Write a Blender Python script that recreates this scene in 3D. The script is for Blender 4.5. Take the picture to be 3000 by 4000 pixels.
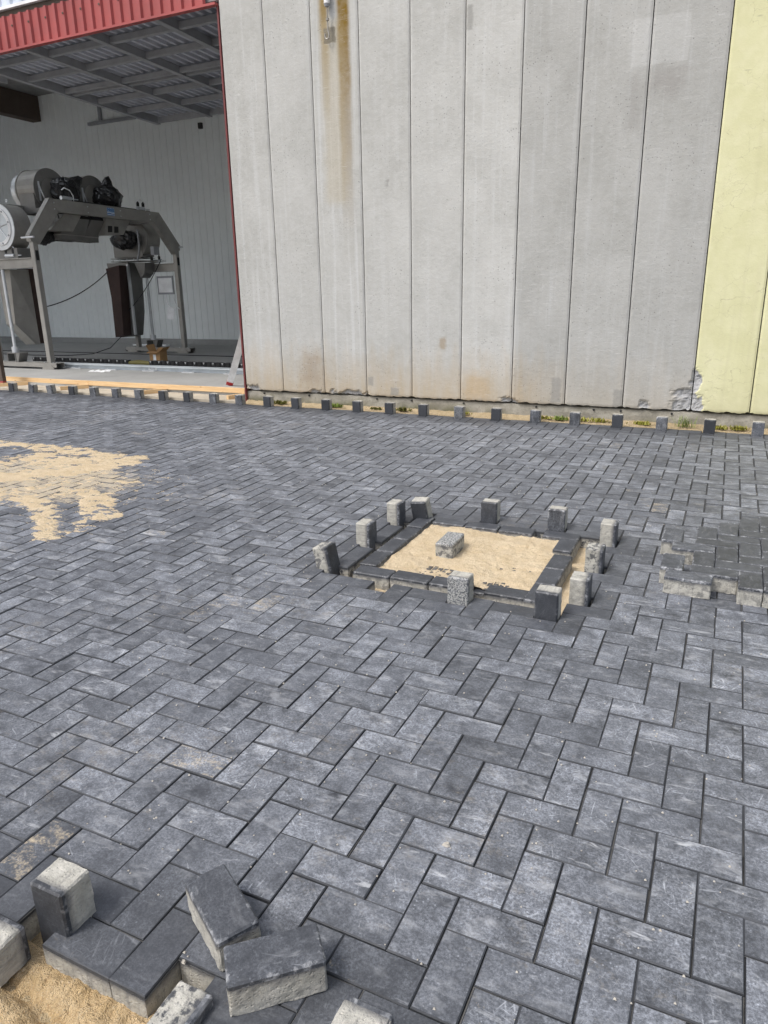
import bpy, math, random
import numpy as np
from mathutils import Matrix, Vector, noise
PI = math.pi
scene = bpy.context.scene
for o in list(bpy.data.objects): bpy.data.objects.remove(o)
C = scene.collection

# ------------------------------------------------------------------ camera
GY = 5.85                                   # the yard falls away from the wall by 1.5 % about this line
TH = math.atan(0.015)
GM = Matrix.Translation((0, GY, 0)) @ Matrix.Rotation(TH, 4, 'X') @ Matrix.Translation((0, -GY, 0))   # yard frame -> world
FPX, PIT, YAW, ROL = 2798.246, 0.31095, 0.44981, -0.0248
fw = Vector((-math.sin(YAW)*math.cos(PIT), math.cos(YAW)*math.cos(PIT), -math.sin(PIT)))
rt = Vector((math.cos(YAW), math.sin(YAW), 0)); up = rt.cross(fw)
r2 = rt*math.cos(ROL) + up*math.sin(ROL); u2 = -rt*math.sin(ROL) + up*math.cos(ROL)
CG = Vector((-0.16519, -1.16037, 1.37595))
cm = Matrix(((r2.x, u2.x, -fw.x, CG.x), (r2.y, u2.y, -fw.y, CG.y), (r2.z, u2.z, -fw.z, CG.z), (0, 0, 0, 1)))
cd = bpy.data.cameras.new('camera'); cam = bpy.data.objects.new('camera', cd); C.objects.link(cam)
cd.sensor_fit = 'VERTICAL'; cd.sensor_height = 36; cd.sensor_width = 27; cd.lens = 36*FPX/4000
cd.clip_end = 2000; cam.matrix_world = GM @ cm; scene.camera = cam
def gproj(p):                               # yard-frame point -> photo pixel (for culling only)
    d = Vector(p) - CG; z = d.dot(fw)
    if z < 0.05: return None
    return 1500 + FPX*d.dot(r2)/z, 2000 - FPX*d.dot(u2)/z

# ------------------------------------------------------------------ sky, sun, exposure
SUN_AZ = math.atan2(-0.55, -0.83); SUN_EL = math.radians(56)
w = bpy.data.worlds.new('World'); scene.world = w; w.use_nodes = True
wn = w.node_tree; wn.nodes.clear()
sky = wn.nodes.new('ShaderNodeTexSky'); sky.sky_type = 'NISHITA'; sky.sun_disc = False
sky.sun_elevation = SUN_EL; sky.sun_rotation = SUN_AZ; sky.air_density = 1.0; sky.dust_density = 4.0; sky.ozone_density = 1.0
hsv = wn.nodes.new('ShaderNodeHueSaturation'); hsv.inputs['Saturation'].default_value = 0.55   # cloud cover: pale sky
bg = wn.nodes.new('ShaderNodeBackground'); bg.inputs[1].default_value = 0.15
wo = wn.nodes.new('ShaderNodeOutputWorld')
wn.links.new(sky.outputs[0], hsv.inputs['Color']); wn.links.new(hsv.outputs[0], bg.inputs[0]); wn.links.new(bg.outputs[0], wo.inputs[0])
sl = bpy.data.lights.new('sun', 'SUN'); sl.energy = 1.45; sl.angle = math.radians(16); sl.color = (1, 0.965, 0.91)
so = bpy.data.objects.new('sun', sl); C.objects.link(so)
sd = Vector((math.sin(SUN_AZ)*math.cos(SUN_EL), math.cos(SUN_AZ)*math.cos(SUN_EL), math.sin(SUN_EL)))
so.rotation_euler = sd.to_track_quat('Z', 'Y').to_euler(); so.location = (-4, -6, 12)
vs = scene.view_settings; vs.view_transform = 'Standard'; vs.look = 'None'; vs.gamma = 1; vs.exposure = 0.45
vs.use_curve_mapping = False
scene.render.engine = 'CYCLES'; scene.cycles.max_bounces = 5; scene.cycles.diffuse_bounces = 4

# ------------------------------------------------------------------ node helper
class NT:
    def __init__(s, name, rough=0.8, metal=0.0, spec=0.5):
        s.m = bpy.data.materials.new(name); s.m.use_nodes = True; s.t = s.m.node_tree
        s.b = s.t.nodes['Principled BSDF']; s.b.inputs['Roughness'].default_value = rough
        s.b.inputs['Metallic'].default_value = metal; s.b.inputs['Specular IOR Level'].default_value = spec
    def n(s, t, **k):
        x = s.t.nodes.new(t)
        for a, v in k.items(): setattr(x, a, v)
        return x
    def put(s, sock, v):
        if v is None: return
        if isinstance(v, bpy.types.NodeSocket): s.t.links.new(v, sock)
        elif isinstance(v, (tuple, list)):
            sock.default_value = (*v, 1) if (len(sock.default_value) == 4 and len(v) == 3) else v
        else: sock.default_value = v
    def math(s, op, a, b=0.0, c=None, clamp=False):
        x = s.n('ShaderNodeMath', operation=op, use_clamp=clamp); s.put(x.inputs[0], a); s.put(x.inputs[1], b)
        if c is not None: s.put(x.inputs[2], c)
        return x.outputs[0]
    def add(s, a, b): return s.math('ADD', a, b)
    def mul(s, a, b): return s.math('MULTIPLY', a, b)
    def vmath(s, op, a, b=(0, 0, 0)):
        x = s.n('ShaderNodeVectorMath', operation=op); s.put(x.inputs[0], a); s.put(x.inputs[1], b); return x.outputs[0]
    def pos(s): return s.n('ShaderNodeNewGeometry').outputs['Position']
    def obj(s): return s.n('ShaderNodeTexCoord').outputs['Object']
    def rnd(s): return s.n('ShaderNodeObjectInfo').outputs['Random']
    def ocol(s):
        x = s.n('ShaderNodeSeparateColor'); s.t.links.new(s.n('ShaderNodeObjectInfo').outputs['Color'], x.inputs[0]); return x.outputs
    def attr(s, a): return s.n('ShaderNodeAttribute', attribute_name=a).outputs['Fac']
    def sep(s, v):
        x = s.n('ShaderNodeSeparateXYZ'); s.put(x.inputs[0], v); return x.outputs
    def comb(s, a, b, c):
        x = s.n('ShaderNodeCombineXYZ')
        for i, v in enumerate((a, b, c)): s.put(x.inputs[i], v)
        return x.outputs[0]
    def mapg(s, v, loc=(0, 0, 0), rot=(0, 0, 0), sc=(1, 1, 1)):
        x = s.n('ShaderNodeMapping'); s.put(x.inputs[0], v); s.put(x.inputs[1], loc); s.put(x.inputs[2], rot); s.put(x.inputs[3], sc); return x.outputs[0]
    def noise(s, v, sc, det=4, ro=0.55, dist=0.0):
        x = s.n('ShaderNodeTexNoise'); s.put(x.inputs['Vector'], v); s.put(x.inputs['Scale'], sc); s.put(x.inputs['Detail'], det)
        s.put(x.inputs['Roughness'], ro); s.put(x.inputs['Distortion'], dist); return x.outputs[0]
    def vor(s, v, sc, feat='F1', rnd=1.0):
        x = s.n('ShaderNodeTexVoronoi', feature=feat); s.put(x.inputs['Vector'], v); s.put(x.inputs['Scale'], sc); s.put(x.inputs['Randomness'], rnd)
        return x.outputs['Distance']
    def rng(s, v, a, b, c=0.0, d=1.0, smooth=False):
        x = s.n('ShaderNodeMapRange'); x.clamp = True
        if smooth: x.interpolation_type = 'SMOOTHSTEP'
        s.put(x.inputs[0], v)
        for i, q in enumerate((a, b, c, d)): s.put(x.inputs[i+1], q)
        return x.outputs[0]
    def mix(s, f, a, b, mode='MIX'):
        x = s.n('ShaderNodeMix', data_type='RGBA', blend_type=mode); x.clamp_factor = True
        s.put(x.inputs[0], f); s.put(x.inputs[6], a); s.put(x.inputs[7], b); return x.outputs[2]
    def scale(s, col, f):                       # colour * scalar
        x = s.n('ShaderNodeVectorMath', operation='SCALE'); s.put(x.inputs[0], col); s.put(x.inputs[3], f); return x.outputs[0]
    def bump(s, h, strength=0.3, dist=0.002):
        x = s.n('ShaderNodeBump'); s.put(x.inputs['Height'], h); x.inputs['Strength'].default_value = strength; x.inputs['Distance'].default_value = dist
        s.t.links.new(x.outputs[0], s.b.inputs['Normal'])
    def out(s, col=None, rough=None, alpha=None):
        s.put(s.b.inputs['Base Color'], col)
        if rough is not None: s.put(s.b.inputs['Roughness'], rough)
        return s.m
M = {}
def plain(name, col, rough=0.6, metal=0.0, var=0.12, sc=6.0, bump=0.0):
    a = NT(name, rough, metal); o = a.obj(); n = a.noise(o, sc, 5); n2 = a.noise(o, sc*9, 3)
    f = a.add(a.rng(n, 0.3, 0.7, 1-var, 1+var), a.rng(n2, 0.3, 0.7, -var*0.4, var*0.4))
    if bump: a.bump(a.noise(o, sc*25, 4), bump, 0.003)
    M[name] = a.out(a.scale(tuple(col), f), a.rng(n2, 0.3, 0.7, max(rough-0.08, 0.05), rough+0.08)); return M[name]

# ------------------------------------------------------------------ materials
DUST = [(-1.95, 1.49, .13), (-2.13, 1.17, .10), (-1.90, 1.36, .12), (-1.64, .08, .07), (-1.51, .29, .05), (-1.67, -.11, .05), (-1.64, -.17, .04),
        (-.70, -.08, .06), (-.44, -.13, .06), (-.13, .53, .03), (-.78, .1, .05), (-1.01, 5.11, .22), (-.60, 3.75, .12), (-5.33, 4.05, .2), (-1.9, 1.14, .09), (-2.53, 1.41, .07), (-.52, 3.4, .12), (-2.7, 2.2, .1), (-3.1, 1.75, .15)]
def paver_mat(name, mode):
    """anthracite concrete paver face.  mode: 'obj' single laid pavers, 'joined' far field, 'loose' bricks lying about"""
    a = NT(name, 0.62, 0, 0.4)
    if mode == 'joined': rn, bl, du = a.attr('rnd'), a.attr('bloom'), a.attr('dust')
    else:
        oc = a.ocol(); rn = a.rnd(); bl, du = oc[0], oc[2]
    off = a.scale((37.0, 91.0, 53.0), rn)
    P = a.obj() if mode == 'loose' else a.pos()
    V = a.vmath('ADD', P, off)
    W2 = a.pos()
    n1 = a.noise(V, 9, 3, 0.6); n2 = a.noise(V, 34, 4, 0.66, 0.4); n3 = a.noise(V, 420, 1); big = a.noise(W2, 1.3, 2)
    base = a.scale((0.046, 0.050, 0.059) if mode != 'loose' else (0.033, 0.036, 0.043), a.rng(rn, 0, 1, 0.75, 1.25))
    cloud = a.mul(a.rng(a.add(a.mul(n1, 0.55), a.mul(n2, 0.45)), 0.31, 0.70), a.rng(big, 0.25, 0.75, 0.65, 1.0))
    # scuffs: thin stretched noise in several directions, different on every paver
    scr = None
    ra = a.mul(rn, 40.0); wob = a.n('ShaderNodeTexNoise'); a.put(wob.inputs['Vector'], V); a.put(wob.inputs['Scale'], 11.0); a.put(wob.inputs['Detail'], 1.0)
    Vs = a.vmath('ADD', V, a.scale(a.vmath('SUBTRACT', wob.outputs['Color'], (.5, .5, .5)), 0.016))
    for k, (ang, sx, th) in enumerate(((0.3, 150, .63), (1.55, 170, .64), (2.5, 140, .63)) if mode != 'joined' else ((0.5, 150, .62), (2.2, 150, .62))):
        rv = a.n('ShaderNodeVectorRotate', rotation_type='Z_AXIS'); a.put(rv.inputs['Vector'], Vs); a.put(rv.inputs['Angle'], a.add(ra, ang))
        v = a.mapg(rv.outputs[0], (k*3.1, k*7.7, 0), (0, 0, 0), (16, sx, 30))
        q = a.rng(a.noise(v, 1.0, 2, 0.6, 0.3), th, th+0.10)
        scr = q if scr is None else a.math('MAXIMUM', scr, q)
    scr = a.mul(a.mul(scr, a.rng(n1, 0.42, 0.60)), a.rng(a.math('FRACT', a.mul(rn, 7.31)), 0.15, 0.95, 0.05, 1.0))
    flk = a.mul(a.rng(a.vor(V, 75), 0.10, 0.20, 1, 0), a.rng(a.noise(V, 8, 2), 0.45, 0.65))
    fle = a.rng(a.vor(a.vmath('ADD', V, (3, 5, 1)), 160), 0.05, 0.16, 0.8, 0)
    gr = a.rng(a.noise(V, 150, 2, 0.8), 0.38, 0.68)
    lt = a.math('MULTIPLY_ADD', cloud, a.rng(gr, 0, 1, 0.30, 1.12), a.mul(scr, 0.42))
    lt = a.add(lt, a.mul(a.add(flk, fle), 0.5))
    if mode == 'loose': blm = a.math('MINIMUM', bl, 0.6); lt = a.mul(lt, blm)
    else: lt = a.mul(lt, bl)
    col = a.mix(lt, base, (0.405, 0.434, 0.492))
    col = a.mix(a.mul(scr, a.mul(bl, 0.40)), col, (0.55, 0.57, 0.60))
    # white lime smears here and there
    sm = a.mul(a.rng(a.noise(a.mapg(V, (0, 0, 0), (0, 0, 0.7), (7, 26, 9)), 1, 4, 0.7, 0.5), 0.62, 0.72), a.mul(bl, 0.70))
    sm2 = a.mul(a.rng(a.noise(a.mapg(Vs, (3, 1, 0), (0, 0, 1.9), (8, 19, 9)), 1, 3, 0.75, 0.3), 0.54, 0.74), a.mul(bl, 0.42))
    col = a.mix(a.math('MAXIMUM', sm, sm2), col, (0.50, 0.515, 0.54))
    if mode == 'loose':                        # lime bloom along the arrises, crumbled speckle on some bricks
        ox, oy, oz = a.sep(a.obj())[0:3]
        ed = a.math('MAXIMUM', a.rng(a.math('ABSOLUTE', ox), .070, .096), a.rng(a.math('ABSOLUTE', oy), .030, .047))
        lm = a.mul(a.rng(a.add(a.mul(n2, .8), a.mul(ed, .20)), .60, .70), a.rng(ed, .1, .9))
        col = a.mix(a.mul(lm, a.rng(bl, .1, .45, .18, .6)), col, (0.50, 0.51, 0.53))
        spk = a.mul(a.rng(a.noise(V, 120, 4, 0.75), 0.46, 0.54), a.rng(bl, 0.62, 1.1, 0, 0.9))
        col = a.mix(spk, col, (0.44, 0.44, 0.42))
    if mode != 'loose':                        # sand swept over the laid field
        grain = a.noise(W2, 110, 2, 0.75); blot = a.noise(a.mapg(W2, (0, 0, 0), (0, 0, 0.6), (1, 1.9, 1)), 13, 3, 0.65)
        dm = a.mul(a.rng(a.add(a.mul(du, 0.46), a.add(a.mul(grain, 0.62), a.mul(blot, 0.78))), 1.00, 1.26), 0.72)
        tn = a.mul(a.rng(a.add(a.mul(big, 0.35), a.add(a.mul(blot, 0.4), a.mul(grain, 0.25))), 0.56, 0.70), 0.20)
        col = a.mix(a.math('MAXIMUM', dm, tn), col, a.mix(grain, (0.50, 0.41, 0.27), (0.62, 0.52, 0.37)))
    a.bump(a.add(a.mul(n3, 0.7), a.mul(a.noise(V, 45, 1), 0.8)), 0.38, 0.0016)
    M[name] = a.out(col, a.rng(lt, 0, 0.7, 0.52, 0.78)); return M[name]
paver_mat('paver_face', 'obj'); paver_mat('paver_face_far', 'joined'); paver_mat('paver_face_loose', 'loose')
def body_mat():                                 # core concrete of the pavers
    a = NT('paver_core', 0.9); V = a.vmath('ADD', a.obj(), a.scale((17, 31, 11), a.rnd()))
    n1 = a.noise(V, 22, 5, 0.65); n2 = a.noise(V, 130, 4, 0.7); n3 = a.noise(a.mapg(V, (0, 0, 0), (0, 0, 0), (90, 90, 9)), 1, 3)
    col = a.mix(a.rng(n1, 0.35, 0.65), (0.36, 0.35, 0.31), (0.50, 0.485, 0.44))
    col = a.mix(a.rng(n2, 0.5, 0.75, 0, 0.5), col, (0.22, 0.215, 0.20))
    col = a.mix(a.mul(a.rng(n3, 0.52, 0.66), 0.35), col, (0.16, 0.16, 0.165))
    col = a.mix(a.mul(a.rng(a.noise(V, 30, 4, .65), 0.50, 0.58), a.ocol()[1]), col, (0.075, 0.078, 0.085))
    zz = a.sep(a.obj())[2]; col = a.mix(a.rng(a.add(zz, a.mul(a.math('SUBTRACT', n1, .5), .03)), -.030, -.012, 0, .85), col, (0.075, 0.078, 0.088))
    a.bump(a.add(n2, a.mul(a.rng(a.vor(V, 110), 0, 0.35), 0.8)), 0.7, 0.004)
    M['paver_core'] = a.out(col)
body_mat()
plain('joint_fill', (0.085, 0.083, 0.080), 0.95, 0, 0.5, 9); plain('paver_edge', (0.046, 0.050, 0.058), 0.7, 0, 0.35, 12)  # paver edges: unscuffed, dirty arrises, coloured darker still for chamfer shade
def sand_mat(name, c1, c2, wet):
    a = NT(name, 0.95, 0, 0.2); V = a.pos(); n1 = a.noise(V, 12, 4, 0.6); n2 = a.noise(V, 105, 4, 0.8); n3 = a.noise(V, 330, 2)
    col = a.mix(a.rng(n1, 0.35, 0.65), c1, c2); col = a.mix(a.rng(n2, 0.50, 0.68, 0, 0.75), col, wet)
    col = a.mix(a.rng(n3, 0.58, 0.74, 0, 0.5), col, (0.78, 0.70, 0.56))
    a.bump(a.add(a.noise(V, 120, 2, .8), a.mul(n3, 0.6)), 1.0, 0.010); M[name] = a.out(col)
sand_mat('sand_dry', (0.62, 0.495, 0.325), (0.70, 0.58, 0.41), (0.47, 0.36, 0.22))
sand_mat('sand_damp', (0.47, 0.335, 0.175), (0.60, 0.46, 0.28), (0.31, 0.20, 0.10))
sand_mat('bedding', (0.42, 0.33, 0.20), (0.50, 0.40, 0.26), (0.24, 0.18, 0.10))
def ground_mat():
    a = NT('gravel_ground', 0.95); V = a.pos(); n = a.noise(V, 3, 6, 0.65); g = a.vor(V, 30)
    a.bump(g, 0.6, 0.02); M['ground'] = a.out(a.mix(n, (0.16, 0.15, 0.13), (0.30, 0.27, 0.22)))
ground_mat()
def concrete_wall():
    a = NT('panel_concrete', 0.9, 0, 0.3); V = a.pos(); X, Y, Z = a.sep(V)[0:3]
    oc = a.ocol(); rn = a.rnd(); VR = a.vmath('ADD', V, a.scale((13, 0, 29), rn))
    n1 = a.noise(VR, 2.2, 4, 0.62); n2 = a.noise(VR, 14, 3, 0.6); n3 = a.noise(VR, 110, 2, 0.6)
    st = a.noise(a.mapg(VR, (0, 0, 0), (0, 0, 0), (16, 1, 0.55)), 1.0, 3, 0.65)          # run-off streaks
    hz = a.noise(a.mapg(VR, (0, 0, 0), (0, 0, 0), (2.0, 1, 60)), 1.0, 2, 0.6, 0.6)         # broom marks
    base = a.mix(a.rng(n1, 0.3, 0.7), (0.400, 0.398, 0.376), (0.495, 0.493, 0.472))
    base = a.mix(a.mul(a.rng(n2, 0.4, 0.7), 0.35), base, (0.52, 0.525, 0.515))
    base = a.mix(a.mul(a.rng(st, 0.53, 0.68), a.rng(a.math('FRACT', a.mul(rn, 5.7)), 0, 1, 0.15, 0.55)), base, (0.58, 0.59, 0.59))
    base = a.mix(a.mul(a.rng(st, 0.28, 0.42, 1, 0), 0.16), base, (0.36, 0.355, 0.335))
    base = a.mix(a.mul(a.rng(hz, 0.60, 0.72), 0.10), base, (0.36, 0.35, 0.33))
    base = a.scale(base, oc[0])
    NZ = {k: a.math('SUBTRACT', a.noise(V, k, 3, 0.65), 0.5) for k in (4, 9, 20)}
    def box(x0, x1, z0, z1, s=0.05, nz=0.08, nsc=9):
        dn = a.mul(NZ[nsc if nsc in NZ else 20], nz*2)
        fx = a.mul(a.rng(a.add(X, dn), x0-s, x0+s, 0, 1, True), a.rng(a.add(X, dn), x1-s, x1+s, 1, 0, True))
        fz = a.mul(a.rng(a.add(Z, dn), z0-s, z0+s, 0, 1, True), a.rng(a.add(Z, dn), z1-s, z1+s, 1, 0, True))
        return a.mul(fx, fz)
    # rust and dirt stains
    low = a.mul(a.rng(a.add(Z, a.mul(a.math('SUBTRACT', a.noise(a.mapg(VR, (0, 0, 0), (0, 0, 0), (9, 1, 2)), 1, 4, 0.65), 0.5), 0.8)), 0.15, 0.72, 1, 0), a.rng(X, -2.1, -1.6, 1, 0.35))
    base = a.mix(a.mul(low, 0.6), base, (0.43, 0.33, 0.20))
    base = a.mix(a.mul(box(-4.72, -4.46, 0.2, 0.62, .12, .14), 0.55), base, (0.30, 0.235, 0.165))
    base = a.mix(a.mul(box(-2.72, -2.45, 0.15, 0.42, .08, .1), 0.5), base, (0.47, 0.33, 0.17))
    base = a.mix(a.mul(a.mul(box(-4.11, -3.975, 1.6, 9, .03, .018, 4), a.rng(a.add(Z, a.mul(n1, .9)), 2.3, 4.3, 0.04, 1.0)), a.rng(n2, 0.3, 0.6, 0.8, 1.0)), base, (0.20, 0.122, 0.018))
    base = a.mix(a.mul(a.mul(box(-4.31, -4.22, 3.0, 9, .035, .02, 4), a.rng(Z, 2.9, 4.0, 0, 0.9)), 1.0), base, (0.25, 0.17, 0.05))
    base = a.mix(a.mul(box(-4.30, -4.05, 2.2, 3.9, .06, .05), 0.35), base, (0.40, 0.33, 0.20))
    base = a.mix(a.mul(box(-4.27, -4.13, 3.70, 3.84, .010, .025, 14), 0.85), base, (0.20, 0.18, 0.14))
    base = a.mix(a.mul(box(-1.23, -0.77, 3.10, 3.46, .006, .02), 0.20), base, (0.63, 0.635, 0.63))
    base = a.mix(a.mul(box(-1.07, -0.78, 2.86, 3.06, .09, .10), 0.5), base, (0.27, 0.255, 0.24))
    base = a.mix(a.mul(box(-1.24, -1.12, 2.6, 3.05, .06, .05), 0.4), base, (0.29, 0.28, 0.265))
    for (x0, x1, z0, z1) in ((-3.86, -3.79, .26, .36), (-3.58, -3.47, .17, .25), (-1.78, -1.68, .17, .42), (-1.17, -1.08, .15, .32), (-3.60, -3.565, 2.32, 2.38), (-2.74, -2.68, 3.6, 3.8)):
        base = a.mix(a.mul(box(x0, x1, z0, z1,   .012, .03, 20), 0.65), base, (0.27, 0.265, 0.25))
    base = a.mix(a.mul(box(-2.99, -2.92, .68, .80, .02, .03, 20), 0.55), base, (0.30, 0.22, 0.13))
    # blow holes and pock marks, in clouds
    pm = a.rng(a.noise(VR, 1.6, 3), 0.44, 0.62)
    po = a.mul(a.rng(a.vor(a.mapg(VR, sc=(1, 0.2, 1)), 30), 0.10, 0.19, 1, 0), pm)
    pp = a.rng(a.vor(a.mapg(VR, (5, 1, 3), sc=(1, 0.2, 1)), 9), 0.036, 0.056, 1, 0)
    p2 = a.mul(a.rng(a.vor(a.mapg(VR, (2, 0, 9), sc=(1.6, .2, 0.9)), 24), 0.04, 0.10, 1, 0), a.rng(a.noise(VR, 3, 2), 0.5, 0.6))
    base = a.mix(a.mul(a.math('MAXIMUM', po, pp), 0.62), base, (0.12, 0.118, 0.11)); base = a.mix(a.mul(p2, 0.6), base, (0.68, 0.68, 0.66))
    # hairline scratches
    sc = None
    for k, (r, s_, th) in enumerate(((0.25, 90, .70), (1.45, 120, .69))):
        v = a.mapg(VR, (k*5, 0, k*9), (0, r, 0), (6, 1, s_)); q = a.rng(a.noise(v, 1, 2, 0.5, 0.5), th, th+0.03); sc = q if sc is None else a.math('MAXIMUM', sc, q)
    base = a.mix(a.mul(sc, 0.3), base, (0.66, 0.66, 0.65))
    # flaking spalls at the foot: bare grey aggregate
    spl = a.mul(a.rng(a.attr('spall'), 0.15, 0.45), 1.0)
    base = a.mix(spl, base, a.mix(n3, (0.26, 0.265, 0.28), (0.50, 0.50, 0.50)))
    a.bump(a.add(a.mul(n3, 0.6), a.mul(a.noise(VR, 26, 1), 0.8)), 0.55, 0.006)
    M['panel'] = a.out(base)
concrete_wall()
def yellow_wall():
    a = NT('yellow_paint', 0.75, 0, 0.35); V = a.pos(); X, Y, Z = a.sep(V)[0:3]
    n1 = a.noise(V, 2.0, 5, 0.6); n3 = a.noise(V, 90, 4); n2 = a.noise(V, 11, 4)
    dn = a.noise(V, 7, 4, 0.6)
    Vw = a.comb(a.add(X, a.mul(dn, 0.25)), 0.0, a.add(a.mul(Z, 1.35), a.mul(a.noise(a.mapg(V, (4, 4, 4)), 6, 4, 0.6), 0.28)))
    ck = a.rng(a.vor(Vw, 5.2, 'DISTANCE_TO_EDGE'), 0.001, 0.010, 1, 0); ck = a.mul(ck, a.rng(a.noise(V, 3.5, 2), 0.44, 0.60))
    ck2 = a.mul(a.rng(a.vor(Vw, 15, 'DISTANCE_TO_EDGE'), 0.003, 0.03, 1, 0), a.rng(a.noise(a.mapg(V, (9, 2, 1)), 2.6, 2), 0.54, 0.64))
    ck = a.math('MAXIMUM', ck, a.mul(ck2, 0.6))
    col = a.mix(a.rng(n1, 0.3, 0.7), (0.58, 0.565, 0.325), (0.68, 0.665, 0.42)); col = a.mix(a.mul(a.rng(n2, 0.45, 0.7), 0.3), col, (0.74, 0.71, 0.50))
    col = a.mix(a.mul(ck, 0.55), col, (0.36, 0.33, 0.20))
    spd = a.rng(a.add(Z, a.mul(n2, .35)), .22, .62, .38, 0); col = a.mix(spd, col, (0.40, 0.37, 0.24))
    rn_ = a.mul(a.rng(a.noise(a.mapg(V, (0, 0, 0), (0, 0, 0), (11, 1, .5)), 1, 3, .65), .55, .75), .22); col = a.mix(rn_, col, (0.46, 0.43, 0.27))
    smg = a.mul(a.rng(a.noise(a.mapg(V, (1, 0, 2), (0, 0.05, 0), (5, 1, 34)), 1, 3), 0.70, 0.78), 0.7)
    col = a.mix(smg, col, (0.33, 0.32, 0.22))
    spl = a.rng(a.attr('spall'), 0.12, 0.22)
    col = a.mix(spl, col, a.mix(n3, (0.27, 0.275, 0.29), (0.52, 0.52, 0.52)))
    a.bump(a.add(a.mul(n3, 0.5), a.mul(a.noise(V, 24, 1), 0.6)), 0.45, 0.005); M['yellow'] = a.out(col)
yellow_wall()
def plinth_mat():
    a = NT('plinth_concrete', 0.95); V = a.pos(); X, Y, Z = a.sep(V)[0:3]; n = a.noise(V, 7, 5, 0.65); n2 = a.noise(V, 60, 4, 0.7)
    col = a.mix(a.rng(n, 0.35, 0.65), (0.24, 0.225, 0.19), (0.38, 0.36, 0.31)); col = a.mix(a.rng(n2, 0.5, 0.7, 0, 0.5), col, (0.16, 0.15, 0.13))
    gm = a.mul(a.rng(a.add(Z, a.mul(a.noise(V, 4, 4), 0.12)), 0.08, 0.16, 1, 0), a.rng(a.noise(V, 2.3, 3), 0.45, 0.6))
    col = a.mix(a.mul(gm, 0.75), col, (0.085, 0.085, 0.03)); a.bump(n2, 0.8, 0.006); M['plinth'] = a.out(col)
plinth_mat()
def floor_mat():
    a = NT('hall_floor', 0.7); V = a.pos(); n = a.noise(V, 0.9, 5, 0.6); n2 = a.noise(V, 8, 5, 0.65); Y = a.sep(V)[1]
    col = a.mix(a.rng(n, 0.3, 0.7), (0.31, 0.31, 0.30), (0.39, 0.39, 0.38)); col = a.mix(a.rng(n2, 0.5, 0.75, 0, 0.35), col, (0.20, 0.20, 0.19))
    a.bump(n2, 0.2, 0.004); M['floor'] = a.out(col)
floor_mat()
def wood_mat():
    a = NT('fresh_pine', 0.7); V = a.vmath('ADD', a.obj(), a.scale((7, 3, 5), a.rnd()))
    g = a.noise(a.mapg(V, (0, 0, 0), (0, 0, 0), (2.2, 60, 60)), 1, 4, 0.6, 0.8); k = a.vor(a.mapg(V, sc=(3, 9, 9)), 1.6)
    col = a.mix(a.rng(g, 0.35, 0.65), (0.62, 0.40, 0.20), (0.76, 0.55, 0.31)); col = a.mix(a.rng(k, 0.05, 0.13, 0.8, 0), col, (0.33, 0.17, 0.07))
    a.bump(g, 0.2, 0.002); M['wood'] = a.out(col)
wood_mat()
def steel(name, col, rough, metal):
    a = NT(name, rough, metal); V = a.obj(); n = a.noise(V, 5, 5, 0.6); b = a.noise(a.mapg(V, sc=(4, 4, 130)), 1, 3)
    c = a.scale(tuple(col), a.rng(n, 0.3, 0.7, 0.85, 1.12)); M[name] = a.out(c, a.add(a.rng(b, 0.3, 0.7, rough-0.07, rough+0.07), a.rng(n, 0.4, 0.7, 0, 0.08)))
steel('steel', (0.33, 0.318, 0.295), 0.38, 0.3); steel('steel_dark', (0.20, 0.195, 0.185), 0.45, 0.3); steel('alu', (0.66, 0.68, 0.70), 0.38, 0.55)
steel('white_rail', (0.62, 0.67, 0.71), 0.45, 0.2)
plain('frame_grey', (0.33, 0.34, 0.36), 0.6, 0.1); plain('sheet_grey', (0.46, 0.48, 0.54), 0.6, 0.05)
plain('red_paint', (0.34, 0.065, 0.062), 0.55, 0, 0.14, 2.0); plain('jamb_red', (0.15, 0.028, 0.028), 0.55); plain('cladding', (0.60, 0.66, 0.76), 0.5); plain('white_paint', (0.78, 0.78, 0.78), 0.5)
plain('inner_panel', (0.83, 0.865, 0.86), 0.55, 0, 0.05, 0.7); plain('ceiling', (0.26, 0.26, 0.26), 0.9); plain('dark_beam', (0.10, 0.075, 0.06), 0.85)
plain('black_plastic', (0.012, 0.012, 0.013), 0.32, 0, 0.2); plain('black_rubber', (0.018, 0.018, 0.019), 0.7); plain('brown_cloth', (0.050, 0.030, 0.026), 0.9, 0, 0.2, 4)
plain('white_plastic', (0.88, 0.89, 0.90), 0.4); plain('cardboard', (0.42, 0.25, 0.11), 0.85, 0, 0.15); plain('blue_plastic', (0.02, 0.07, 0.30), 0.4)
plain('red_plastic', (0.50, 0.03, 0.03), 0.4); plain('logo_blue', (0.03, 0.13, 0.42), 0.5, 0, 0.03); plain('logo_pale', (0.32, 0.50, 0.72), 0.5, 0, 0.03)
plain('olive_hose', (0.16, 0.14, 0.04), 0.6); plain('mat_rubber', (0.11, 0.105, 0.098), 0.9, 0, 0.6, 30, 0.3); plain('grey_hook', (0.35, 0.33, 0.30), 0.5, 0.4)
plain('threshold', (0.45, 0.40, 0.32), 0.95, 0, 0.2, 5, 0.5); plain('ceramic_grey', (0.42, 0.43, 0.43), 0.7); plain('pebble', (0.45, 0.42, 0.37), 0.9, 0, 0.2, 20)
def leaf(name, c1, c2):
    a = NT(name, 0.7); n = a.noise(a.pos(), 22, 3); M[name] = a.out(a.mix(n, c1, c2))
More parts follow.
